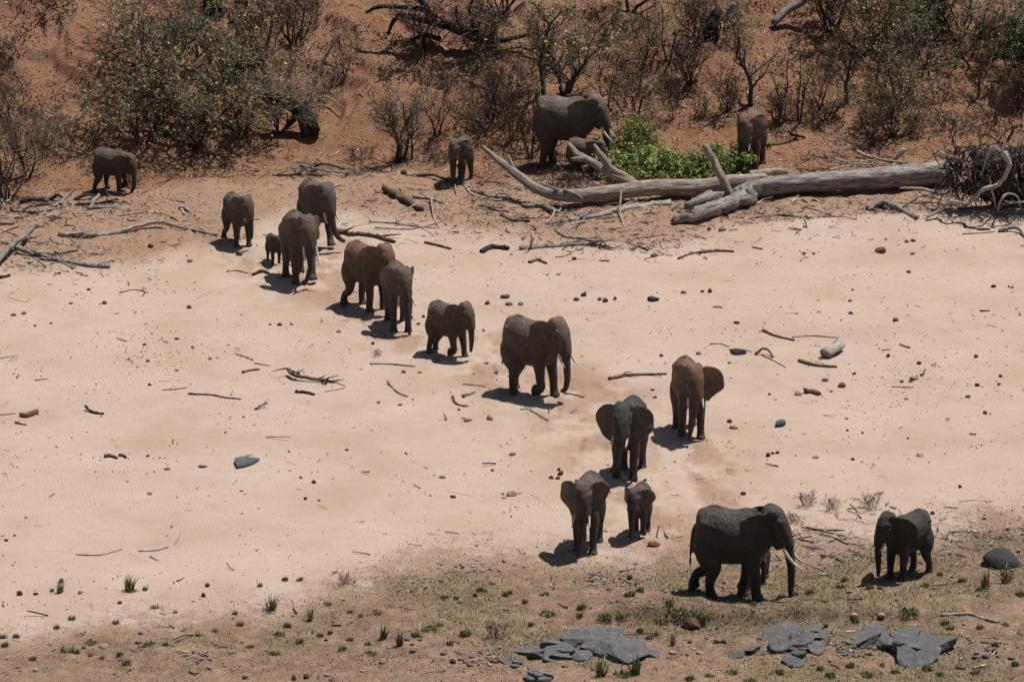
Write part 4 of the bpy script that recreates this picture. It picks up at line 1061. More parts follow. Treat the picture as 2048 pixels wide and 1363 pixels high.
for i, sp in enumerate([
    [(1854, 434, .05, .07), (1881, 419, .15, .09), (1905, 402, .35, .08), (1936, 407, .3, .09), (1963, 381, .75, .11), (1997, 367, 1.0, .11), (2018, 332, 1.6, .12), (2008, 304, 2.05, .13)],
    [(1799, 376, .30, .05), (1844, 378, .28, .08), (1885, 388, .2, .10), (1915, 372, .4, .09), (1935, 360, .7, .06)],
    [(1994, 426, .05, .05), (2002, 400, .45, .06), (2014, 388, .6, .06), (2034, 392, .5, .06), (2042, 416, .1, .05)],
    [(2000, 300, 2.0, .09), (1985, 295, 2.1, .10), (1972, 318, 1.7, .07), (1966, 340, 1.3, .04)],
    [(1888, 336, 1.0, .06), (1893, 355, .75, .06), (1885, 372, .45, .04)],
    [(1915, 300, 1.5, .07), (1905, 280, 1.9, .05), (1912, 255, 2.3, .03), (1898, 233, 2.7, .015)],
    [(2015, 280, 2.3, .07), (2026, 262, 2.6, .06), (2020, 244, 2.9, .03)],
    [(1992, 415, .1, .05), (1985, 385, .6, .05), (1978, 350, 1.2, .04)],
    [(2010, 402, .4, .05), (2030, 404, .35, .05), (2060, 403, .35, .05)],
    [(1875, 300, 1.3, .05), (1893, 312, 1.2, .06), (1912, 322, 1.1, .05)],
    [(1880, 330, 1.0, .03), (1868, 310, 1.3, .03), (1860, 290, 1.6, .015)]]):
    sp = [(a_, b_, c_, d_ * .62) for a_, b_, c_, d_ in sp]
    ft_part('root', sp, W_PALE if i in (0, 1, 2, 3, 4, 7, 8, 9) else W_DARK, 8, 0.12, 30 + i, plate, fwd=0.95)

# --- driftwood seen one by one (photo pixels, thickness)
stick([(772, 379), (790, 389), (806, 398), (843, 418)], 19, 'b', 'thick bark covered log in front of the dusty elephant', 'log', 0, 0.1, 0, .18)
stick([(826, 392), (864, 398), (888, 406)], 8, 'p', None, 'branch')
stick([(864, 385, .3), (864, 412, .1), (869, 439), (878, 456)], 4, 'p')
stick([(738, 443), (785, 446), (820, 451), (871, 456)], 4, 'p', None, 'branch', 0, .3, 5)
stick([(751, 455), (802, 458), (843, 454), (888, 441)], 4, 'p')
stick([(929, 371), (949, 391), (990, 400), (1028, 395)], 5, 'p', None, 'branch', 0, .3, 6)
stick([(953, 364), (1001, 364), (1035, 375)], 4, 'g', None, 'branch', 0, .3, 5)
stick([(963, 410), (990, 419), (1018, 423)], 6, 'g', None, 'branch', 0, .3, 4)
stick([(1045, 411), (1086, 413), (1117, 426)], 11, 'g', 'stout grey log end below the pale fallen limb', 'log', 0, 0, 0, .15)
stick([(1001, 430), (1028, 441), (1059, 442)], 8, 'b', None, 'branch', 0, .2, 2)
stick([(1137, 440), (1199, 430), (1260, 415), (1342, 406)], 9, 'p', 'long pale branch reaching left from the torn log end', 'branch', 0, -.5, 3)
stick([(1243, 381, .55), (1240, 419, .15), (1247, 451)], 4, 'p', None, 'stick', 0, .1, 2)
stick([(1180, 425), (1215, 428), (1240, 440)], 4, 'g')
stick([(1110, 458), (1131, 473), (1158, 476), (1192, 483)], 6, 'g', None, 'branch', 0, .3, 4)
stick([(1040, 497), (1103, 492), (1178, 488), (1219, 494)], 9, 'g', 'grey half buried branch pile in the middle of the debris', 'branch', 0, .2, 9, .2)
stick([(963, 503), (978, 496), (990, 494), (1018, 497)], 10, 'd', 'short dark log on the sand behind the elephant with a folded foreleg', 'log', 0, .1, 0, .15)
stick([(850, 484), (871, 489), (902, 497)], 7, 'b')
stick([(658, 458), (700, 467), (741, 470), (790, 483)], 12, 'b', 'long brown log lying behind the overlapping pair of elephants', 'log', 0, .5, 2, .15)
stick([(1059, 524), (1076, 519), (1093, 526)], 8, 'b', None, 'bark')
stick([(1267, 478), (1300, 474), (1336, 469)], 3, 'd', None, 'stick')
stick([(1356, 517), (1378, 508), (1400, 503)], 5, 'b', None, 'stick')
stick([(1399, 505), (1432, 501), (1468, 502)], 8, 'b', None, 'branch')
stick([(1262, 500), (1278, 492), (1296, 500)], 5, 'b', None, 'branch', 0, .2, 5)
stick([(1512, 435), (1567, 430), (1618, 437)], 5, 'b')
stick([(1645, 433), (1680, 433), (1714, 438)], 4, 'b', None, 'stick')
stick([(1734, 416), (1768, 405, .12), (1803, 420), (1833, 436)], 13, 'g', 'arched grey root piece in front of the thick grey log', 'branch', 0, .2, 3, .15)
stick([(1714, 303), (1755, 318), (1816, 326)], 7, 'p', None, 'branch', .15)
stick([(1662, 314), (1707, 327), (1748, 329)], 4, 'p', None, 'branch', .1, .3, 2)
stick([(1810, 298, .4), (1792, 316, .15), (1780, 322)], 11, 'p', 'stubby bleached branch standing behind the thick grey log', 'stump')
stick([(1659, 341), (1690, 333), (1741, 333)], 4, 'p')
stick([(1532, 290), (1570, 285), (1594, 275)], 8, 'b', None, 'branch', 0, .2, 2)
stick([(1582, 268, .2), (1596, 272, .1), (1610, 274)], 7, 'd', None, 'branch')
stick([(1997, 461), (2031, 455, .1), (2048, 470), (2060, 490)], 9, 'g', 'crooked grey branch cut by the right edge below the root plate', 'branch')
stick([(1925, 468), (1960, 466), (1990, 463)], 3, 'b', None, 'stick')
stick([(1601, 522), (1606, 516), (1618, 514)], 3, 'p', None, 'stick')
stick([(1990, 430), (2030, 428), (2070, 424)], 3, 'b', None, 'stick')
# left heap and branches
stick([(-12, 535), (20, 493, .2), (48, 473, .25), (65, 456, .3), (75, 448, .35)], 13, 'g', 'thick forked limb rising at the left edge', 'branch', 0, .3, 0, .15)
stick([(20, 486, .15), (48, 500, .1), (79, 510), (116, 519), (171, 529), (220, 533)], 11, 'g', 'long limb pointing right from the left edge driftwood', 'branch', 0, .3, 0, .15)
stick([(55, 497, .1), (79, 506, .1), (120, 505, .05), (155, 500)], 8, 'g')
stick([(79, 517), (116, 522), (147, 537)], 6, 'g')
stick([(-10, 466), (12, 460), (36, 451)], 8, 'p')
stick([(-10, 447), (30, 447)], 5, 'b')
stick([(-8, 556), (6, 553), (20, 550)], 9, 'd')
stick([(62, 458, .3), (76, 453, .3), (88, 451, .25)], 7, 'g')
stick([(116, 467), (147, 470), (191, 469), (232, 464), (273, 452, .08), (321, 444, .12), (362, 454, .06), (390, 460), (437, 469)], 12, 'p', 'long arched bleached branch at the left, below the bushes', 'branch', 0, .7, 3)
stick([(400, 456, .05), (415, 463), (424, 470)], 5, 'p')
stick([(99, 476), (109, 485), (137, 491)], 3, 'b', None, 'stick')
stick([(140, 473), (144, 480), (149, 487)], 4, 'g', None, 'stick')
stick([(120, 408), (136, 391, .25), (152, 376, .5)], 7, 'p', 'bleached stick sticking up out of the driftwood heap', 'stick')
stick([(178, 418), (188, 402, .2), (198, 389, .35)], 9, 'p', 'bleached stub leaning up at the right of the driftwood heap', 'stump')
stick([(150, 409), (191, 407), (236, 398)], 8, 'd')
stick([(182, 416), (210, 414), (238, 416)], 9, 'g')
stick([(12, 404), (22, 397), (32, 390)], 7, 'p')
stick([(0, 393), (4, 402), (8, 411)], 6, 'p')
stick([(60, 412), (90, 408), (115, 412)], 8, 'b')
stick([(20, 420), (60, 424), (105, 420)], 7, 'g')
stick([(40, 404), (70, 398, .1), (98, 404)], 9, 'd')
stick([(100, 398), (115, 390, .15), (128, 398)], 8, 'd')
stick([(150, 398), (170, 390, .12), (196, 392)], 8, 'd')
stick([(215, 400), (240, 404), (262, 410)], 4, 'g')
stick([(0, 430), (30, 434), (58, 430)], 6, 'p')
stick([(198, 436), (239, 431), (294, 422)], 4, 'p')
stick([(359, 413, .08), (363, 420), (368, 428)], 8, 'p', None, 'stump')
stick([(366, 412, .08), (378, 421), (391, 431)], 6, 'p', None, 'stump')
stick([(340, 455), (370, 442), (390, 446)], 3, 'b', None, 'stick')
stick([(239, 585), (267, 579), (297, 585)], 3, 'b', None, 'stick')
stick([(505, 549), (526, 542), (538, 546)], 7, 'd', 'short dark driftwood chunk in front of the tiny calf', 'branch', 0, .1, 2)
stick([(453, 543), (475, 541), (496, 546)], 3, 'b', None, 'stick')
stick([(601, 331), (649, 341, .1), (697, 347)], 5, 'g', None, 'branch', 0, .3, 7)
stick([(545, 350), (600, 348), (660, 352)], 5, 'g', None, 'branch', 0, .3, 8)
stick([(625, 336), (648, 328, .12), (690, 338)], 5, 'd', None, 'branch', 0, .3, 5)
stick([(838, 350), (870, 350, .1), (896, 362)], 9, 'b', 'brown limb lying across the trunk tip of the dusty elephant', 'branch')
# sand, left half
stick([(577, 738, .15), (588, 750, .1), (632, 758, .05), (670, 763)], 8, 'b', 'twiggy brush heap branch on the left sand', 'branch', 0, .3, 12)
stick([(670, 763), (690, 774), (650, 783)], 3, 'p', None, 'branch')
stick([(591, 782), (612, 784), (629, 788)], 8, 'd', None, 'branch')
stick([(376, 787), (424, 789), (448, 794), (482, 797)], 5, 'b')
stick([(471, 708), (488, 712), (506, 720)], 3, 'g', None, 'branch', 0, .3, 3)
stick([(509, 726), (540, 731)], 3, 'g', None, 'stick')
stick([(485, 744), (500, 740), (519, 738)], 6, 'b', None, 'stick')
stick([(325, 779), (350, 778), (371, 775)], 3, 'b', None, 'stick', 0, .3, 2)
stick([(170, 811, .1), (180, 820, .03), (190, 825), (207, 827)], 6, 'd', 'crooked dark branch on the left sand near the left edge', 'branch', 0, .2)
stick([(40, 829), (55, 831), (74, 823)], 12, 'b', 'short stout brown log on the sand near the left edge', 'log', 0, .2, 1, .2)
stick([(0, 829), (16, 828), (31, 826)], 3, 'g', None, 'stick')
stick([(30, 845), (53, 849)], 5, 'b', None, 'stick')
stick([(510, 818), (520, 812, .05), (533, 805, .1)], 5, 'g', None, 'branch', 0, .3, 3)
stick([(209, 912), (222, 911), (234, 915)], 9, 'b', 'peeling brown bark piece on the lower left sand', 'bark')
stick([(238, 909), (246, 910), (252, 914)], 8, 'b', None, 'bark')
stick([(0, 716), (18, 713), (36, 709)], 3, 'p', None, 'stick')
stick([(70, 760), (95, 757)], 3, 'g', None, 'stick')
stick([(740, 727), (785, 728), (830, 732)], 4, 'g', None, 'stick')
stick([(776, 762, .05), (784, 772), (795, 783), (815, 792)], 6, 'p', 'bleached curved stick on the sand left of the elephant with a folded foreleg', 'stick')
stick([(905, 792), (912, 806), (930, 812)], 5, 'b', None, 'branch')
stick([(925, 792), (940, 787), (950, 783)], 7, 'g', None, 'stick')
stick([(1042, 818), (1060, 819), (1097, 840)], 4, 'p', None, 'branch', 0, .2, 1)
stick([(1128, 786), (1150, 788), (1168, 793)], 6, 'p', None, 'branch', 0, .3, 1)
stick([(925, 768), (960, 771), (972, 773)], 3, 'b', None, 'stick')
# sand, right half
stick([(1218, 757), (1250, 750), (1290, 748), (1334, 747)], 8, 'b', 'long frayed brown branch left of the elephant with one ear out', 'branch', 0, .6, 3)
stick([(1526, 660), (1552, 671), (1589, 680)], 6, 'b', 'smooth brown stick above the arched root on the right sand', 'stick')
stick([(1584, 674), (1623, 671), (1678, 675)], 4, 'p', None, 'stick')
stick([(1649, 709, .03), (1662, 700, .1), (1674, 692, .12), (1682, 688, .1)], 19, 'p', 'chunky bleached stump on the right sand', 'stump', 0, .2, 1, .22)
stick([(1664, 690, .12), (1672, 680, .22), (1679, 672, .3)], 4, 'p', 'thin bleached stick leaning on the bleached stump', 'stick')
stick([(1597, 721), (1632, 730), (1674, 733)], 7, 'b', None, 'branch')
stick([(1511, 708), (1526, 697, .15), (1538, 701, .1), (1546, 714)], 6, 'b', 'small arched dark root on the right sand', 'branch')
stick([(1458, 699), (1480, 698), (1503, 703)], 3, 'b', None, 'stick')
stick([(1419, 688), (1440, 687), (1458, 693)], 3, 'b', None, 'stick')
stick([(1523, 709), (1548, 721), (1571, 734)], 3, 'b', None, 'stick')
stick([(1842, 750), (1852, 738, .1)], 6, 'g', None, 'stick')
stick([(1764, 700), (1781, 698)], 4, 'g', None, 'stick')
stick([(1783, 773), (1827, 774)], 3, 'b', None, 'stick')
stick([(1610, 783), (1622, 782), (1640, 787)], 12, 'b', 'short brown stub of wood among stones on the right sand', 'log', 0, .2, 0, .2)
stick([(1960, 622), (1980, 621)], 4, 'd', None, 'stick')
# foreground
stick([(152, 1108), (200, 1109), (245, 1097)], 3, 'b', None, 'stick')
stick([(277, 1101), (310, 1100), (336, 1093)], 4, 'p', None, 'stick')
stick([(300, 1112), (317, 1120)], 4, 'p', None, 'stick')
stick([(355, 1161), (362, 1157), (368, 1153)], 6, 'p', None, 'stick')
stick([(1240, 1142), (1262, 1136), (1270, 1132), (1268, 1126, .08)], 6, 'p', 'white forked stick on the earth below the small elephant', 'stick')
stick([(1881, 1230), (1936, 1227), (1973, 1238), (1999, 1243)], 7, 'p', 'long pale crooked branch on the grass at the lower right', 'branch', 0, .1)
stick([(1430, 1140), (1437, 1146)], 5, 'p', None, 'stick')
stick([(1528, 1159), (1540, 1166), (1556, 1168)], 4, 'p', None, 'stick')
stick([(1180, 1150), (1215, 1150)], 4, 'b', None, 'stick')
stick([(1640, 1068), (1670, 1075), (1695, 1088)], 4, 'b', None, 'stick')
stick([(1690, 1060), (1640, 1058), (1612, 1052)], 3, 'b', None, 'stick')
stick([(1580, 1082), (1610, 1092), (1650, 1098)], 3, 'b', None, 'stick')
stick([(1640, 1108), (1672, 1116), (1690, 1124)], 4, 'b', None, 'stick')
stick([(1900, 1064), (1920, 1062), (1960, 1064)], 3, 'b', None, 'stick')
stick([(1915, 1090), (1960, 1102)], 3, 'g', None, 'stick')

# leaning dead trunk and dead branches at the thicket
def standing(name, label, cat, base, parts):
    b = gp(*base); root = empty(name, b); tag(root, label, cat)
    for i, (nm, spec, m) in enumerate(parts):
        P = [gp(u, v, dz) - b for u, v, dz, r in spec]
        obj(nm, log_mesh(nm, P, [q[3] for q in spec], 10, None, 0.08, 60 + i + int(base[0])), m, root)
    return root
standing('dead_tree', 'dark leaning dead tree at the right end of the left thicket', 'dead tree', (620, 268),
         [('trunk', [(622, 268, .1, .34), (612, 235, .55, .30), (590, 212, .95, .27), (555, 198, 1.2, .22), (525, 192, 1.3, .15)], W_DARK),
          ('branch', [(600, 225, .7, .10), (575, 250, .4, .07), (560, 268, .1, .05)], W_DARK)])
standing('dead_branch', 'slim pale dead branch leaning over the slope at upper left centre', 'dead branch', (612, 205),
         [('main_stem', [(612, 206, .1, .085), (625, 172, .55, .075), (642, 132, 1.1, .065), (660, 98, 1.6, .05), (682, 64, 2.1, .03)], W_LIMB),
          ('side_branch', [(645, 127, 1.15, .05), (668, 134, 1.05, .04), (664, 168, .6, .035), (655, 188, .3, .03)], W_BROWN),
          ('side_branch', [(628, 197, .3, .04), (655, 195, .3, .04), (690, 218, .05, .02)], W_LIMB)])
standing('dead_stump', 'dark hollow stump at the top edge above the left thicket', 'stump', (430, 22),
         [('trunk', [(428, 26, .1, .42), (430, 8, .5, .36), (425, -12, 1.0, .30)], W_DARK), ('branch', [(470, 6, .6, .10), (490, 2, .7, .1), (492, 14, .4, .06)], W_DARK)])
standing('fallen_limbs', 'fallen dark dead tree sprawling across the top centre', 'dead tree', (960, 80),
         [('trunk', [(1000, 82, .25, .20), (950, 72, .5, .19), (910, 58, .75, .17), (870, 38, 1.05, .15), (850, 10, 1.5, .12), (835, -15, 1.8, .1)], W_DARK),
          ('limb', [(905, 55, .8, .12), (860, 45, .95, .11), (815, 32, 1.1, .10), (790, 38, 1.0, .09), (775, 70, .5, .05)], W_DARK),
          ('limb', [(860, 22, 1.3, .10), (800, 14, 1.4, .08), (755, 14, 1.4, .07), (732, 26, 1.1, .05)], W_DARK),
          ('limb', [(930, 66, .6, .10), (915, 40, 1.1, .08), (912, 12, 1.6, .05)], W_DARK),
          ('limb', [(960, 74, .5, .10), (945, 45, 1.0, .08), (940, 15, 1.5, .05), (950, -10, 1.9, .04)], W_DARK),
          ('limb', [(985, 84, .3, .12), (1020, 78, .4, .09), (1060, 70, .5, .05)], W_DARK),
          ('limb', [(880, 78, .3, .09), (850, 70, .45, .08), (820, 80, .25, .05)], W_DARK)])
standing('dead_log', 'grey broken log at the top edge, right of centre', 'dead log', (1560, 45), [('trunk', [(1548, 48, .2, .13), (1570, 25, .5, .15), (1600, 8, .8, .13), (1625, -8, 1.0, .1)], W_GREY)])
standing('burrow_stump', 'black burnt stump under the olive bush at the top right of centre', 'stump', (1425, 70), [('trunk', [(1420, 78, .1, .3), (1425, 50, .5, .26), (1440, 20, 1.0, .2)], W_DARK), ('branch', [(1420, 55, .5, .1), (1450, 35, .9, .1), (1468, 5, 1.4, .07)], W_GREY)])

# loose bits of dead wood too many to count
def deb_d(x, y):
    d, bank, f, fore, s, deb, low = zones(x, y)
    hot = hot_at(x, y)
    return np.clip(0.9 * hot + 0.05 * deb + 0.05 * bank + 0.010 * (1 - bank) + 0.05 * fore, 0, 1) * (d < 10)
tx_, ty_ = scatter(42000, -20, 20, 138, 203, deb_d)
sg = []; rr_ = random.Random(21)
for x, y in zip(tx_, ty_):
    z = float(H(x, y)); a = rr_.uniform(0, 6.28); L = rr_.uniform(.08, .42) * (1 if rr_.random() < .75 else 2.4); r = rr_.choice((.007, .009, .012, .018, .026))
    p = Vector((x, y, z + r + .01)); d = Vector((math.cos(a), math.sin(a), rr_.uniform(-.05, .25)))
    for i in range(2):
        d2 = (d + Vector((rr_.gauss(0, .25), rr_.gauss(0, .25), rr_.gauss(0, .1)))).normalized(); q = p + d2 * L / 2
        q.z = max(q.z, float(H(q.x, q.y)) + r); sg.append((*p, *q, r, r * .8)); p = q
V, Q = tubes(sg, 3)
DEADTW = leaf_material('dead_twig_bits', [(0.0, (0.045, 0.030, 0.022)), (0.5, (0.12, 0.085, 0.062)), (0.8, (0.24, 0.19, 0.15)), (1.0, (0.46, 0.40, 0.34))])
tag(obj('twig_debris', mesh_np('twig_debris', V, quads=Q, smooth_shade=False), DEADTW), 'scattered dead twigs and flood debris below the bank', 'debris', kind='stuff')

# ------------------------------------------------------------------ stones, dung, rocks, grass
def stone_material(name, a, b, sc=6):
    t = NT(name); P = t.coord('Object'); n = t.noise(P, sc, 5, 0.65); n2 = t.noise(P, sc * 5, 3)
    rnd = t.node('ShaderNodeObjectInfo').outputs['Random']
    c = t.ramp(n, [(0.3, a), (0.7, b)])
    c = t.mixc(t.math('MULTIPLY', rnd, 0.4), c, tuple(0.55 * np.array(a)))
    return t.done(c, t.bump(n, 0.5, 0.1, t.bump(n2, 0.3, 0.04)), 0.85)
SM = {'blue': stone_material('stone_blue_grey', (0.060, 0.070, 0.078), (0.125, 0.140, 0.150)), 'dark': stone_material('stone_dark', (0.028, 0.027, 0.027), (0.062, 0.059, 0.057)),
      'brown': stone_material('stone_brown', (0.105, 0.055, 0.034), (0.21, 0.125, 0.082)), 'tan': stone_material('stone_tan', (0.24, 0.165, 0.115), (0.40, 0.295, 0.22)),
      'pale': stone_material('stone_pale', (0.32, 0.265, 0.215), (0.50, 0.435, 0.365)), 'grey': stone_material('stone_grey', (0.13, 0.122, 0.115), (0.26, 0.245, 0.23)),
      'dung': stone_material('dung_fibrous', (0.075, 0.042, 0.025), (0.17, 0.105, 0.065), 14), 'red': stone_material('stone_russet', (0.15, 0.060, 0.034), (0.27, 0.125, 0.075))}
def rock_mesh(seed, nu=10, nv=6, amp=0.18, angular=False, slab=0.0):
    s = Shell(); s.ball((0, 0, 0), (1, 1, 1), nu, nv); V = np.vstack(s.v); rg = np.random.RandomState(seed)
    if angular:
        for k in range(9):
            n = rg.normal(0, 1, 3); n /= np.linalg.norm(n); d = V @ n; c = rg.uniform(0.55, 0.85); V -= np.clip(d - c, 0, None)[:, None] * n
    for k in range(4):
        n = rg.normal(0, 1, 3); V *= (1 + amp * 0.45 * np.sin(V @ n * rg.uniform(1.2, 2.6) + rg.uniform(0, 6)))[:, None]
    V *= (1 + rg.normal(0, amp * 0.12, len(V)))[:, None]
    if slab:
        tp = slab + 0.10 * V[:, 0] + 0.06 * np.sin(5 * V[:, 1] + seed) + rg.normal(0, .02, len(V))
        V[:, 2] = np.where(V[:, 2] > tp, tp + 0.12 * (V[:, 2] - tp), V[:, 2])
        V[:, :2] *= (1 + 0.25 * np.clip(V[:, 2], 0, None))[:, None]
    s.v = [V]; return s.mesh('stone_%d' % seed, not angular)
SH = {'r': [rock_mesh(i, 10, 6, 0.15) for i in range(5)], 'a': [rock_mesh(20 + i, 12, 8, 0.16, True) for i in range(5)], 'd': [rock_mesh(40 + i, 10, 7, 0.3) for i in range(4)]}
_sn = {}
def smesh(shape, color):
    k = random.Random(len(_sn) * 7 + len(shape)).randrange(len(SH[shape]))
    key = (shape, k, color)
    if key not in _sn: m = SH[shape][k].copy(); m.materials.append(SM[color]); _sn[key] = m
    return _sn[key]
_zr = random.Random(77)
_smesh_cache = {}
def stone(u, v, w, color='grey', shape='r', flat=0.55, label=None, hf=1.0):
    g = gp(u, v); k = ppm(g); a = w / 2 / k
    kk = _zr.randrange(len(SH[shape])); key = (shape, kk, color)
    if key not in _smesh_cache:
        m = SH[shape][kk].copy(); m.materials.append(SM[color]); _smesh_cache[key] = m
    isd = color == 'dung'
    word = {'blue': 'blue grey', 'red': 'russet'}.get(color, color)
    size = 'large' if w >= 22 else 'small' if w < 9 else ''
    shp = 'angular' if shape == 'a' else ('flat' if flat < 0.4 else 'rounded')
    lab = label or ' '.join((f'{size} dark brown ball of elephant dung {where(u, v)}' if isd else f'{size} {shp} {word} stone {where(u, v)}').split())
    o = obj('dung_ball' if isd else 'stone', _smesh_cache[key], None, None, g + Vector((0, 0, a * flat * 0.42)), (_zr.uniform(-.2, .2), _zr.uniform(-.2, .2), _zr.uniform(0, 6.28) if shape != 'x' else 0), (a, a * _zr.uniform(.7, .95), a * flat))
    auto(o, lab, 'dung' if isd else 'stone')
    return o
ST = '''
1761 504 28 red a .6|1814 484 11 grey r .6|1826 482 12 brown r .6|1826 508 12 grey r .5|1818 545 13 brown a .6|1445 461 18 grey r .55|1418 460 12 dung d .7|1702 627 12 blue r .6|1700 602 9 blue r .6|1473 646 14 dark r .4
1987 574 11 dark r .6|2025 576 8 dung d .8|2018 574 7 brown r .7|1792 641 16 dung d .5|1420 584 12 dung d .8|1405 584 8 dung d .7|1367 586 12 brown r .5|1608 508 8 dung d .7|1628 508 8 dung d .7|1168 591 15 dark a .75|1307 601 22 dark a .6|1018 609 16 blue r .5|1042 609 13 grey r .5
1011 595 18 brown a .6|975 608 11 dung d .8|1153 600 13 brown r .6|1210 603 15 dung d .7|1199 600 10 brown r .6|1230 599 9 brown a 1.|1095 550 11 pale a .4|1117 549 11 grey r .4|946 632 10 blue r .7|847 634 9 dung d .7|837 648 9 brown r .6|823 637 9 dung d .9
809 348 12 dung d .9|1149 519 10 dung d .7|1308 513 18 brown a .6|302 494 13 dung d .7|379 523 14 grey a .6|478 510 14 dung d .7|142 607 9 blue r .5|209 607 11 brown r .8|378 616 12 blue a .7|27 631 11 brown r .6|48 627 14 brown a .4|178 580 9 brown r .7
559 650 11 dark r .6|583 649 8 grey r .7|540 650 6 dark r .8|102 647 6 dark r .8|70 652 6 brown r .8|677 664 12 grey r .35|354 678 11 blue r .5|289 690 9 blue r .6|331 684 13 pale a .4|296 723 9 brown r .7|420 718 9 blue r .5|436 716 7 pale r .5|354 741 9 tan r .5|299 770 8 dark a .7|258 719 7 brown r .6|385 695 7 brown r .7|457 690 7 tan r .5
335 938 14 blue r .35|407 933 18 blue a .3|628 965 13 brown a .8|611 998 8 brown a 1.1|638 1001 8 brown r .6|602 955 10 brown a .5|483 982 9 pale a .5|299 987 15 tan r .4|52 1035 7 brown r .5|578 903 7 brown r .5|487 834 7 grey r .6|113 894 6 blue r .6|451 865 6 dark r .6|29 1071 7 blue r .6|12 1081 10 dark a .6|296 912 9 dark a .6|694 900 10 brown a .5
1684 773 18 brown r .65|1597 789 17 tan r .45|1650 761 14 blue r .6|1709 748 10 dark a .7|1777 713 11 dark a .8|1829 757 24 tan r .3|1822 763 10 blue r .5|1804 764 9 brown r .8|1952 714 10 brown r .8|1560 851 30 blue a .55|1459 844 11 brown r .8|1468 856 18 tan r .45|1477 706 32 dark a .4|1813 798 10 grey r .5
1936 794 12 blue r .5|1970 826 14 blue a .5|1896 838 11 tan r .4|1693 837 9 tan r .4|1842 911 21 tan r .25|1536 912 11 dung d .95|1545 907 8 dung d .8|1554 906 8 dung d .7|1705 919 8 dung d .7|1725 866 7 dung d .7|1695 861 8 dung d .7|1816 877 7 dung d .8|1920 974 9 dung d .9|1486 988 15 dung d .6|2001 753 9 dark r .7|1631 915 14 grey r .3
1954 771 12 dark a .6|1838 727 11 dark r .7|1998 769 9 brown r .6|1539 789 7 dark r .8|1663 783 8 grey r .6|1103 956 13 brown a .6|1121 949 13 dung d .9|1116 957 11 dung d .6|1022 990 20 pale a .75|985 941 8 dung d .7|906 994 12 dark a .6|885 954 14 blue r .3|1025 909 17 grey r .35|1006 988 8 tan r .6
757 805 9 brown r .5|800 810 11 blue r .4|808 745 13 tan a .8|840 745 10 tan r .5|992 747 11 blue r .7|973 726 12 grey r .3|980 838 16 tan a .8|918 820 8 dark r .6|934 842 16 grey r .4|932 812 13 tan r .45|746 688 9 dark r .8|771 673 8 dark r .7|1310 795 9 dark a .6|1305 780 8 dark r .6|1397 708 11 grey r .7|1323 712 9 dark r .6|1459 726 8 brown r .5
123 1164 13 dung d .9|39 1189 12 dung d 1.|71 1188 14 dung d .5|415 1172 12 dung d .9|407 1192 11 dung d 1.|239 1206 13 dung d .6|281 1267 11 grey r .8|208 1293 22 tan r .45|277 1284 15 grey r .5|71 1341 11 pale r .8|168 1295 11 brown r .5|588 1358 13 dung d .9|612 1355 13 dung d .9|490 1356 13 dung d .6|654 1351 14 pale r .6|100 1288 8 pale r .6|15 1316 10 pale r .5|36 1334 12 tan r .5
887 1309 13 grey r .95|906 1325 14 grey r .95|825 1303 13 grey r .8|814 1280 11 grey r .8|840 1280 11 grey r .7|766 1323 17 tan r .4|724 1342 11 pale r .5|779 1296 9 pale r .6|1131 1259 10 pale a 1.2|1260 1157 14 brown a .9|1213 1163 14 tan r .5|1333 1184 13 tan r .6|1345 1183 11 tan r .6|850 1156 11 pale r .5|866 1157 14 tan r .6|882 1160 11 tan r .5|919 1205 12 blue r .5|1051 1288 10 grey r .6|1041 1288 8 pale r .6
1708 1232 15 pale r .7|1763 1232 17 pale r .7|1650 1253 13 dark a 1.|1732 1256 14 dark a .8|1384 1254 44 brown a .6|1380 1284 12 grey r .9|1432 1285 18 red a .7|1447 1285 12 dark a .8|1565 1259 18 pale a .6|1509 1300 22 pale a .55|1519 1277 12 grey r .5|1582 1333 11 brown r .9|1731 1288 16 tan r .8|1693 1285 15 tan r .8|1715 1285 14 grey a .8|1676 1299 10 brown r .9|1686 1298 9 tan r .8|1740 1285 9 tan r .7|1710 1306 9 grey r .8
1953 1307 15 grey r .6|1951 1313 14 grey r .4|1989 1304 12 dark r .8|2023 1316 15 grey r .6|1970 1314 18 blue a .6|1890 1280 12 brown r .7|1876 1277 12 tan r .5|1945 1284 9 pale r .6|1939 1280 10 tan r .6|1978 1296 11 brown r .6|1383 1281 8 pale r .7|1346 1286 10 grey r .6|1345 1307 16 pale r .6|1388 1298 13 pale r .5|1374 1310 10 blue r .6|1400 1305 16 pale r .4
1643 1128 11 tan r .5|1651 1136 10 tan r .7|1700 1183 12 tan r .5|1760 1175 11 brown r .6|1839 1030 9 dung d .7|1848 1033 9 dung d .7|1843 1039 8 dung d .8|1866 1027 9 dung d .7|2015 1060 9 dark r .7|1980 1063 8 blue r .6|1960 1098 14 grey r .4|1900 1109 9 dark r .7|1992 1102 9 dark r .8|2037 1104 9 dark r .8
1245 935 8 brown a .5|1118 940 9 dung d .8|1290 960 8 dark r .5|1500 1050 7 brown r .7|935 1143 10 pale r .5|950 1140 9 grey r .5|965 1141 12 pale r .4|980 1139 9 grey r .5|1000 1141 12 pale r .4|1030 1130 9 grey r .5|1050 1133 10 pale r .5|910 1144 10 grey r .5|1180 1160 9 grey r .5|1195 1157 11 pale r .4|1230 1164 10 tan r .6|1275 1168 12 brown r .6|1285 1160 8 pale r .6
'''
for line in ST.strip().split('\n'):
    for q in line.split('|'):
        u, v, w, c, sh, fl = q.split(); stone(float(u), float(v), float(w), c, sh, float(fl))
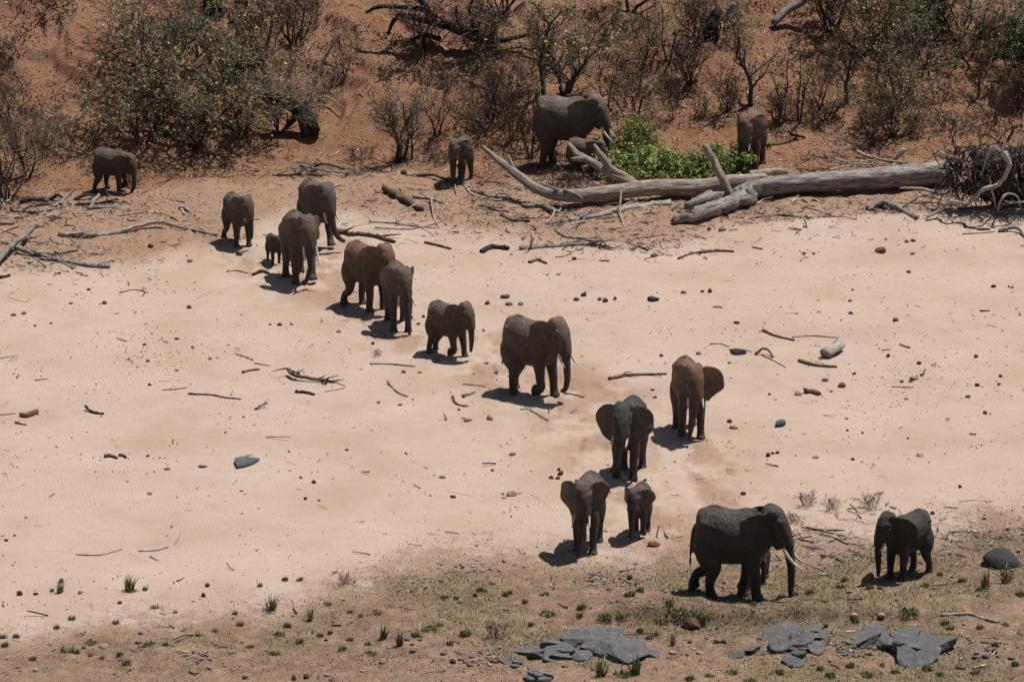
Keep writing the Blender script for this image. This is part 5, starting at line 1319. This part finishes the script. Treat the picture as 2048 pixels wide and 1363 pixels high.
# heaped river stones
def heap(region, n, smin, smax, lab, seed):
    rg = random.Random(seed); u0, v0, u1, v1 = region
    for k in range(n):
        a = rg.uniform(0, 6.28); q = math.sqrt(rg.random())
        stone((u0 + u1) / 2 + q * math.cos(a) * (u1 - u0) / 2, (v0 + v1) / 2 + q * math.sin(a) * (v1 - v0) / 2, rg.uniform(smin, smax), rg.choice(('tan', 'tan', 'pale', 'grey', 'brown', 'grey')), 'r', rg.uniform(.5, .8), lab)
heap((1664, 1276, 1768, 1314), 58, 6, 13, 'rounded river stone in the pile between the middle and right rock outcrops', 1)
heap((925, 1306, 1000, 1334), 30, 6, 12, 'rounded river stone in the cluster left of the left rock outcrop', 2)
heap((360, 1306, 425, 1326), 16, 5, 10, 'small river stone in the cluster at the lower left', 3)
heap((1500, 1296, 1545, 1312), 14, 5, 9, 'small river stone against the left side of the middle rock outcrop', 4)
heap((1180, 1152, 1290, 1172), 20, 5, 10, 'river stone on the bare earth below the small elephant', 5)
heap((1880, 1272, 2040, 1322), 24, 5, 11, 'loose river stone right of the right rock outcrop', 6)
# two special flat pieces
b = gp(487, 927); k = ppm(b)
bm_ = rock_mesh(71, 16, 10, .12, True); V_ = np.array([v.co[:] for v in bm_.vertices]); V_[:, 1] += 0.5 * np.abs(V_[:, 0]) * np.sign(0.3); bm_.vertices.foreach_set('co', V_.astype(np.float32).ravel())
tag(obj('flat_rock', bm_, SM['blue'], None, b + Vector((0, 0, .04)), (0, 0, -.35), (.36, .5, .15)), 'flat T shaped blue rock alone on the lower left sand', 'rock')
b = gp(1309, 1090); bm_ = rock_mesh(72, 12, 6, .1, True)
tag(obj('clay_lump', bm_, SM['red'], None, b + Vector((0, 0, .05)), (0.1, 0.2, .2), (.20, .14, .09)), 'russet lump of clay right of the small elephant', 'clay lump')
b = gp(2006, 1130)
tag(obj('dark_boulder', rock_mesh(73, 22, 14, .10), SM['dark'], None, b + Vector((0, 0.15, .06)), (0.05, 0.16, .15), (.47, .55, .30)), 'low dark boulder at the right edge above the grass', 'boulder')

# --- cracked slate outcrops: every slab is a piece of its own
t = NT('slate'); P_ = t.coord('Object'); n_ = t.noise(P_, 3.0, 6, 0.6); n2_ = t.noise(t.mapping(P_, (1, 5, 4)), 6, 4, .6)
rn_ = t.node('ShaderNodeObjectInfo').outputs['Random']
c_ = t.ramp(n_, [(0.3, (0.085, 0.087, 0.090)), (0.55, (0.130, 0.131, 0.132)), (0.75, (0.18, 0.168, 0.155))])
c_ = t.mixc(t.math('MULTIPLY', rn_, 0.35), c_, (0.075, 0.078, 0.08)); c_ = t.mixc(t.mrange(t.noise(P_, 2.3, 6, .75), 0.54, 0.66, 0, 0.6), c_, (0.26, 0.175, 0.12))
SLATE = t.done(c_, t.bump(n2_, 0.7, 0.03, t.bump(n_, 0.5, 0.06)), 0.8)
def clip_poly(poly, n, d):
    out = []
    for i in range(len(poly)):
        a, b = poly[i], poly[(i + 1) % len(poly)]; da, db = a @ n - d, b @ n - d
        if da <= 0: out.append(a)
        if da * db < 0: out.append(a + (b - a) * da / (da - db))
    return out
def outcrop(label, region, n, hmax, seed, big=None, smooth_top=0.0):
    """region: photo pixel outline on the ground; broken into n tilted slabs"""
    rg = np.random.RandomState(seed)
    W = np.array([gp(u, v)[:2] for u, v in region]); c = W.mean(0)
    root = empty('rock_outcrop', (c[0], c[1], float(H(c[0], c[1])))); tag(root, label, 'rock')
    base = root.location.copy()
    W = W - c; lo, hi = W.min(0), W.max(0)
    def inside(p):
        r = False
        for i in range(len(W)):
            a, b = W[i], W[i - 1]
            if (a[1] > p[1]) != (b[1] > p[1]) and p[0] < (b[0] - a[0]) * (p[1] - a[1]) / (b[1] - a[1]) + a[0]: r = not r
        return r
    sites = []
    while len(sites) < n:
        p = rg.uniform(lo, hi)
        if inside(p) and all(np.linalg.norm((p - s) * (1, .55)) > 0.46 * math.sqrt((hi - lo).prod() * .55 / n) for s in sites) or rg.rand() < .002: sites.append(p)
    sp = math.sqrt((hi - lo).prod() / n)
    for i, q in enumerate(sites):
        e = np.clip(1 - (np.linalg.norm((q - (lo + hi) / 2) / ((hi - lo) / 2)) ** 2), 0, 1)
        gz = float(H(*(q + c))) - base.z
        k = rg.uniform(.55, 1.25)
        sx, sy = sp * k * rg.uniform(.42, .62), sp * k * rg.uniform(.55, .85)
        hh = (0.05 + hmax * (0.25 + 0.75 * e)) * rg.uniform(.6, 1.15)
        obj('slab', rock_mesh(200 + seed * 40 + i, 18, 12, .10, True, .32), SLATE, root, (q[0], q[1], gz + hh * 0.30), (rg.normal(.10, .12), rg.normal(0, .12), rg.uniform(-.6, .6) + rg.choice((0, 3.14))), (sx * 1.25, sy * 1.3, hh * 1.6))
    if big:
        for (u, v, sx, sy, sz, rz, sd) in big:
            p = gp(u, v) - base
            obj('boulder', rock_mesh(sd, 26, 16, .10, True), SLATE, root, p + Vector((0, 0, sz * .35)), (0.1, -0.1, rz), (sx, sy, sz))
    return root
outcrop('left cracked slate outcrop with a humped boulder in the foreground', [(1050, 1318), (1062, 1300), (1110, 1288), (1150, 1278), (1195, 1266), (1225, 1262), (1245, 1280), (1240, 1305), (1190, 1318), (1120, 1316)], 14, 0.13, 3,
        [(1243, 1308, .70, 1.0, .26, .2, 81), (1300, 1310, .28, .3, .10, .5, 82), (1222, 1273, .28, .35, .12, 0, 84)])
outcrop('middle slate outcrop split by dark cracks in the foreground', [(1533, 1282), (1545, 1268), (1580, 1257), (1625, 1256), (1658, 1270), (1660, 1290), (1645, 1312), (1625, 1330), (1575, 1330), (1560, 1310), (1538, 1300)], 15, 0.20, 7)
outcrop('right slate outcrop beside the pebble pile in the foreground', [(1690, 1272), (1725, 1262), (1770, 1258), (1815, 1266), (1870, 1280), (1878, 1308), (1840, 1318), (1800, 1308), (1770, 1296), (1730, 1290)], 11, 0.18, 11,
        [(1855, 1281, .34, .4, .10, .3, 83)])
outcrop('small slate slab at the bottom edge below the left outcrop', [(1046, 1356), (1060, 1348), (1090, 1346), (1102, 1356), (1085, 1364)], 4, 0.12, 13)
outcrop('half buried slate slab left of the middle outcrop', [(1462, 1312), (1480, 1296), (1505, 1293), (1512, 1305), (1490, 1314)], 3, 0.06, 15)
outcrop('flat slate slabs at the left foot of the left outcrop', [(995, 1326), (1010, 1316), (1035, 1318), (1056, 1324), (1040, 1332), (1010, 1332)], 4, 0.05, 17)

# --- pebbles and grains too many to count
def peb_d(x, y):
    d, bank, f, fore, s, deb, low = zones(x, y); hot = 0 * x
    for (u, v, sx, sy, a) in [(310, 700, 1.0, 2.0, .9), (1715, 1298, .7, .9, 3.), (955, 1320, .7, .8, 2.), (400, 1318, .6, .7, 1.2), (930, 1140, 1.0, .7, 1.2), (1240, 1162, 1.1, .8, 1.2), (1640, 1275, 2.5, 1.0, .7), (1930, 1300, 1.6, 1.2, .8),
                              (1940, 1085, 2.0, 2.5, .5), (1380, 1180, .8, .8, .6), (1520, 1308, .4, .5, 2.), (780, 1320, 1.4, .9, .7), (1840, 760, 2.5, 3.5, .2), (1270, 1290, 1.2, .8, .5)]:
        cx, cy = w0(u, v); hot = np.maximum(hot, a * np.exp(-((x - cx) / sx) ** 2 - ((y - cy) / sy) ** 2))
    return np.clip(hot + 0.10 * fore * smooth(0.5, 3, f) + (1 - bank) * (1 - fore) * (0.012 + 0.10 * smooth(0.02, 0.22, fbm(x / 3.0, y / 2.2, 181, 4))) + 0.05 * deb, 0, 1)
px_, py_ = scatter(60000, -18, 18, 136, 196, peb_d)
octv = np.array([(1, 0, 0), (.3, .95, 0), (-.8, .6, 0), (-.8, -.6, 0), (.3, -.95, 0), (.1, 0, .8), (0, 0, -.6)])
octf = np.array([(0, 1, 5), (1, 2, 5), (2, 3, 5), (3, 4, 5), (4, 0, 5), (1, 0, 6), (2, 1, 6), (3, 2, 6), (4, 3, 6), (0, 4, 6)])
n = len(px_); sz = np.exp(_rs.normal(-3.75, .45, n)); sz = np.clip(sz, .011, .075); an = _rs.uniform(0, 6.28, n)
zz = zones(px_, py_); sz = np.where(zz[3] < .3, np.minimum(sz, .032), sz)
O = octv[None] * sz[:, None, None] * _rs.uniform(.7, 1.3, (n, 1, 3)) * (1 + _rs.normal(0, .12, (n, 7, 1)))
Ox = O[..., 0] * np.cos(an)[:, None] - O[..., 1] * np.sin(an)[:, None]; Oy = O[..., 0] * np.sin(an)[:, None] + O[..., 1] * np.cos(an)[:, None]
V = np.stack([Ox + px_[:, None], Oy + py_[:, None], O[..., 2] * .8 + (H(px_, py_) + sz * .25)[:, None]], -1).reshape(-1, 3)
T = (octf[None] + 7 * np.arange(n)[:, None, None]).reshape(-1, 3)
PEB = leaf_material('pebbles_mixed', [(0.0, (0.045, 0.045, 0.046)), (0.28, (0.10, 0.11, 0.115)), (0.45, (0.13, 0.075, 0.048)), (0.65, (0.25, 0.17, 0.12)), (0.85, (0.40, 0.32, 0.25)), (1.0, (0.60, 0.54, 0.46))])
tag(obj('pebbles', mesh_np('pebbles', V, tris=T), PEB), 'small loose pebbles and clods over the riverbed', 'pebbles', kind='stuff')

def clod_d(x, y):
    d, bank, f, fore, s, deb, low = zones(x, y)
    return np.clip(.55 * fore * (1 - .7 * low) * smooth(.0, .2, fbm(x / 1.3, y / 1.6, 151, 3)) + .04 * fore + .35 * deb * smooth(-.02, .15, fbm(x / 1.5, y / 1.5, 161, 3)) + (1 - fore) * (1 - bank) * (.006 + .07 * smooth(.02, .2, fbm(x / 2.2, y / 1.6, 191, 4))) + .05 * bank * (d < 9), 0, 1)
cx_, cy_ = scatter(60000, -18, 18, 136, 200, clod_d)
n = len(cx_); sz = np.clip(np.exp(_rs.normal(-3.6, .5, n)), .012, .10); sz = np.where(zones(cx_, cy_)[3] < .3, np.minimum(sz, .04), sz); an = _rs.uniform(0, 6.28, n)
O = octv[None] * sz[:, None, None] * _rs.uniform(.6, 1.4, (n, 1, 3)) * (1 + _rs.normal(0, .2, (n, 7, 1)))
Ox = O[..., 0] * np.cos(an)[:, None] - O[..., 1] * np.sin(an)[:, None]; Oy = O[..., 0] * np.sin(an)[:, None] + O[..., 1] * np.cos(an)[:, None]
V = np.stack([Ox + cx_[:, None], Oy + cy_[:, None], O[..., 2] * .8 + (H(cx_, cy_) + sz * .2)[:, None]], -1).reshape(-1, 3)
T = (octf[None] + 7 * np.arange(n)[:, None, None]).reshape(-1, 3)
tag(obj('earth_clods', mesh_np('earth_clods', V, tris=T, smooth_shade=False), leaf_material('earth_clods', [(0.0, (0.045, 0.026, 0.018)), (0.5, (0.13, 0.074, 0.046)), (1.0, (0.26, 0.165, 0.108))])), 'crumbled brown earth clods and dung crumbs on the ground', 'clods', kind='stuff')

# --- grass
GRASS = leaf_material('grass_green', [(0.0, (0.050, 0.070, 0.020)), (0.5, (0.095, 0.130, 0.032)), (0.85, (0.16, 0.185, 0.05)), (1.0, (0.32, 0.26, 0.13))])
GRASSD = leaf_material('grass_dry', [(0.0, (0.10, 0.085, 0.04)), (0.5, (0.20, 0.155, 0.085)), (1.0, (0.36, 0.28, 0.17))])
def blades(P, hgt, rs, lean=0.5, w=0.012):
    n = len(P); a = rs.uniform(0, 6.28, n); l = np.abs(rs.normal(0, lean, n)); h = hgt * rs.uniform(.5, 1.15, n)
    d = np.stack([np.cos(a) * l, np.sin(a) * l, np.ones(n)], 1); d /= np.linalg.norm(d, axis=1)[:, None]
    s = np.stack([-np.sin(a + .6), np.cos(a + .6), np.zeros(n)], 1) * w
    mid = P + d * (h * .55)[:, None]; tip = P + d * h[:, None] + np.stack([np.cos(a), np.sin(a), -.3 * np.ones(n)], 1) * (h * l * .35)[:, None]
    V = np.stack([P - s, P + s, mid + s * .7, tip, mid - s * .7], 1).reshape(-1, 3)
    k = 5 * np.arange(n)[:, None]
    return V, np.hstack([k, k + 1, k + 2, k + 4]), np.hstack([k + 4, k + 2, k + 3])
TUFT = {}
for key, nb, rad, hg, ln, m in (('g', 120, .16, .17, .75, GRASS), ('b', 170, .20, .13, 1.0, GRASS), ('t', 60, .08, .42, .28, GRASS), ('d', 90, .16, .15, .9, GRASSD), ('dt', 40, .08, .48, .3, GRASSD)):
    for k in range(2):
        r_ = np.random.RandomState(ord(key[0]) + k); a = r_.uniform(0, 6.28, nb); q = rad * np.sqrt(r_.rand(nb))
        V, Q4, T3 = blades(np.c_[q * np.cos(a), q * np.sin(a), np.full(nb, -.02)], hg, r_, ln)
        me = mesh_np('tuft', V, quads=Q4, tris=T3, smooth_shade=False); me.materials.append(m); TUFT[key + str(k)] = me
GR = '''143 1238 g 14|231 1246 g 13|182 1285 b 24|113 1256 g 12|32 1274 g 12|6 1275 g 12|10 1292 g 15|66 1317 b 14|258 1181 t 18|262 1182 b 20|290 1179 g 10|120 1185 t 12|104 1182 g 8|160 1186 d 10|310 1215 d 18|135 1300 d 30|150 1305 g 16|205 1315 d 12
545 1308 b 26|560 1268 b 22|500 1294 b 16|575 1252 g 14|600 1284 g 14|685 1299 g 16|640 1272 g 12|660 1266 g 10|520 1172 g 10|570 1160 g 12|600 1160 g 12|240 1310 g 14|180 1310 d 14|255 1325 b 20|300 1288 b 24|330 1290 g 12
930 1268 g 22|860 1258 b 30|888 1195 b 18|912 1198 g 10|766 1276 t 14|742 1306 b 22|700 1280 g 12|735 1290 g 14|800 1290 t 14|830 1272 g 16|900 1288 g 14|880 1250 d 18|755 1225 d 22|700 1225 g 10|722 1232 d 12|950 1192 g 10|1010 1190 g 12|1020 1186 g 10|970 1182 d 12|985 1168 d 12|960 1180 g 14
1095 1227 b 28|1165 1215 g 20|1325 1240 b 26|1210 1231 b 26|1240 1235 g 16|1272 1346 t 22|1200 1352 t 20|1245 1350 b 36|1370 1222 b 40|1400 1228 b 30|1340 1206 g 18|1050 1205 g 12|1090 1190 g 14|1260 1190 g 22|1280 1182 g 16|1140 1290 d 14|1160 1232 g 12|1062 1250 g 12|1310 1270 g 14|1280 1262 g 14|1300 1275 d 18|1345 1290 dt 12
1740 1176 g 14|1818 1222 b 36|1680 1175 g 16|1890 1247 g 16|1970 1175 dt 22|1962 1180 b 24|1925 1162 g 16|2012 1165 dt 22|2040 1190 g 18|1850 1172 g 14|1700 1333 g 18|1735 1350 b 28|1500 1362 b 24|1660 1352 g 20|1855 1338 g 20|1500 1188 b 20|1410 1235 b 20|1900 1258 g 14|1710 1244 g 14|1880 1150 g 12|1960 1256 g 14|2010 1250 b 16|1690 1160 g 12|1620 1185 g 14|1590 1190 g 12
1465 1345 b 24|1420 1352 b 20|1380 1358 g 18|1560 1345 g 16|1640 1338 g 14|1790 1345 g 16|1920 1335 b 20|1990 1290 g 14|1880 1350 g 14|430 1262 d 14|480 1250 g 12|395 1272 g 10|350 1225 d 10|470 1228 g 10|620 1230 d 12|655 1208 d 16|620 1240 dt 14|545 1218 dt 16|2030 1330 g 16|1950 1345 g 16'''
GW = {'g': 'green grass tuft', 'b': 'broad green grass clump', 't': 'tall spiky grass tuft', 'd': 'dry tan grass clump', 'dt': 'tall dry grass tuft'}
for line in GR.split('\n'):
    for q in line.split('|'):
        u, v, k, w = q.split(); u = float(u); v = float(v); g = gp(u, v); s = 1.25 * float(w) / ppm(g) / {'g': .36, 'b': .46, 't': .24, 'd': .4, 'dt': .26}[k]
        o = obj('grass_tuft', TUFT[k + str(int(u) % 2)], None, None, g, (0, 0, u), (s, s, min(1.3, .55 + .5 * s)))
        auto(o, GW[k] + ' ' + where(u, v), 'grass')
def gr_d(x, y):
    d, bank, f, fore, s, deb, low = zones(x, y)
    gx = smooth(-13.0, -3.0, x + 4 * fbm(x / 3, y / 3, 101, 3)) * smooth(0.6, 3.0, f) * (1 - low)
    return np.clip(gx * smooth(-0.10, 0.14, fbm(x / 1.6, y / 2.2, 111, 4)) * .8 + 0.035 * smooth(-3.5, 1.0, f), 0, 1)
gx_, gy_ = scatter(120000, -18, 18, 136, 158, gr_d)
V, Q4, T3 = blades(np.c_[gx_, gy_, H(gx_, gy_) - .01], .085, _rs, .9, .013)
tag(obj('short_grass', mesh_np('short_grass', V, quads=Q4, tris=T3, smooth_shade=False), GRASS), 'short sparse green grass over the foreground earth', 'grass', kind='stuff')
gx_, gy_ = scatter(130000, -18, 18, 136, 160, lambda x, y: np.clip(.55 * zones(x, y)[3] * smooth(-.15, .15, fbm(x / 1.2, y / 1.5, 131, 3)), 0, 1))
V, Q4, T3 = blades(np.c_[gx_, gy_, H(gx_, gy_) - .01], .075, _rs, 1.5, .011)
tag(obj('dry_grass', mesh_np('dry_grass', V, quads=Q4, tris=T3, smooth_shade=False), leaf_material('grass_straw', [(0.0, (0.06, 0.04, 0.025)), (0.5, (0.15, 0.10, 0.062)), (1.0, (0.33, 0.24, 0.16))])), 'dry straw and stubble over the foreground earth', 'grass', kind='stuff')

# dead little plants at the edge of the sand
for u, v, s, lab in [(1612, 1012, .55, 'dead twiggy plant on the sand right of the largest dark elephant'), (1665, 1020, .5, 'low dead twigs between the largest dark elephant and the young one on the right'),
                     (1745, 1015, .6, 'dead plant on the sand behind the young elephant on the right'), (1585, 1045, .4, 'dead sprig at the brow of the largest dark elephant'), (545, 1222, .45, 'leafless twig plant on the lower left earth'),
                     (990, 1275, .6, 'grey heap of dead twigs left of the left rock outcrop'), (690, 1165, .4, 'dry sprig on the grass edge at lower left'), (755, 712, .3, 'tiny dead plant behind the young elephant with a bent foreleg'),
                     (1520, 1045, .4, 'dead twigs just behind the largest dark elephant')]:
    plant('low_a', (u, v), lab, 'shrub', s, 'dead_plant', 'dead plants at the edge of the sand', 1.0)
plant('low_a', (1118, 372), 'grey brush heap between the young browsing elephant and the pale fallen limb', 'shrub', .8, 'brush_heap', None, 1.5)
plant('low_a', (1165, 375), 'grey brush heap at the root of the forked pale limb', 'shrub', .7, 'brush_heap', None, 1.5)
finish_labels()
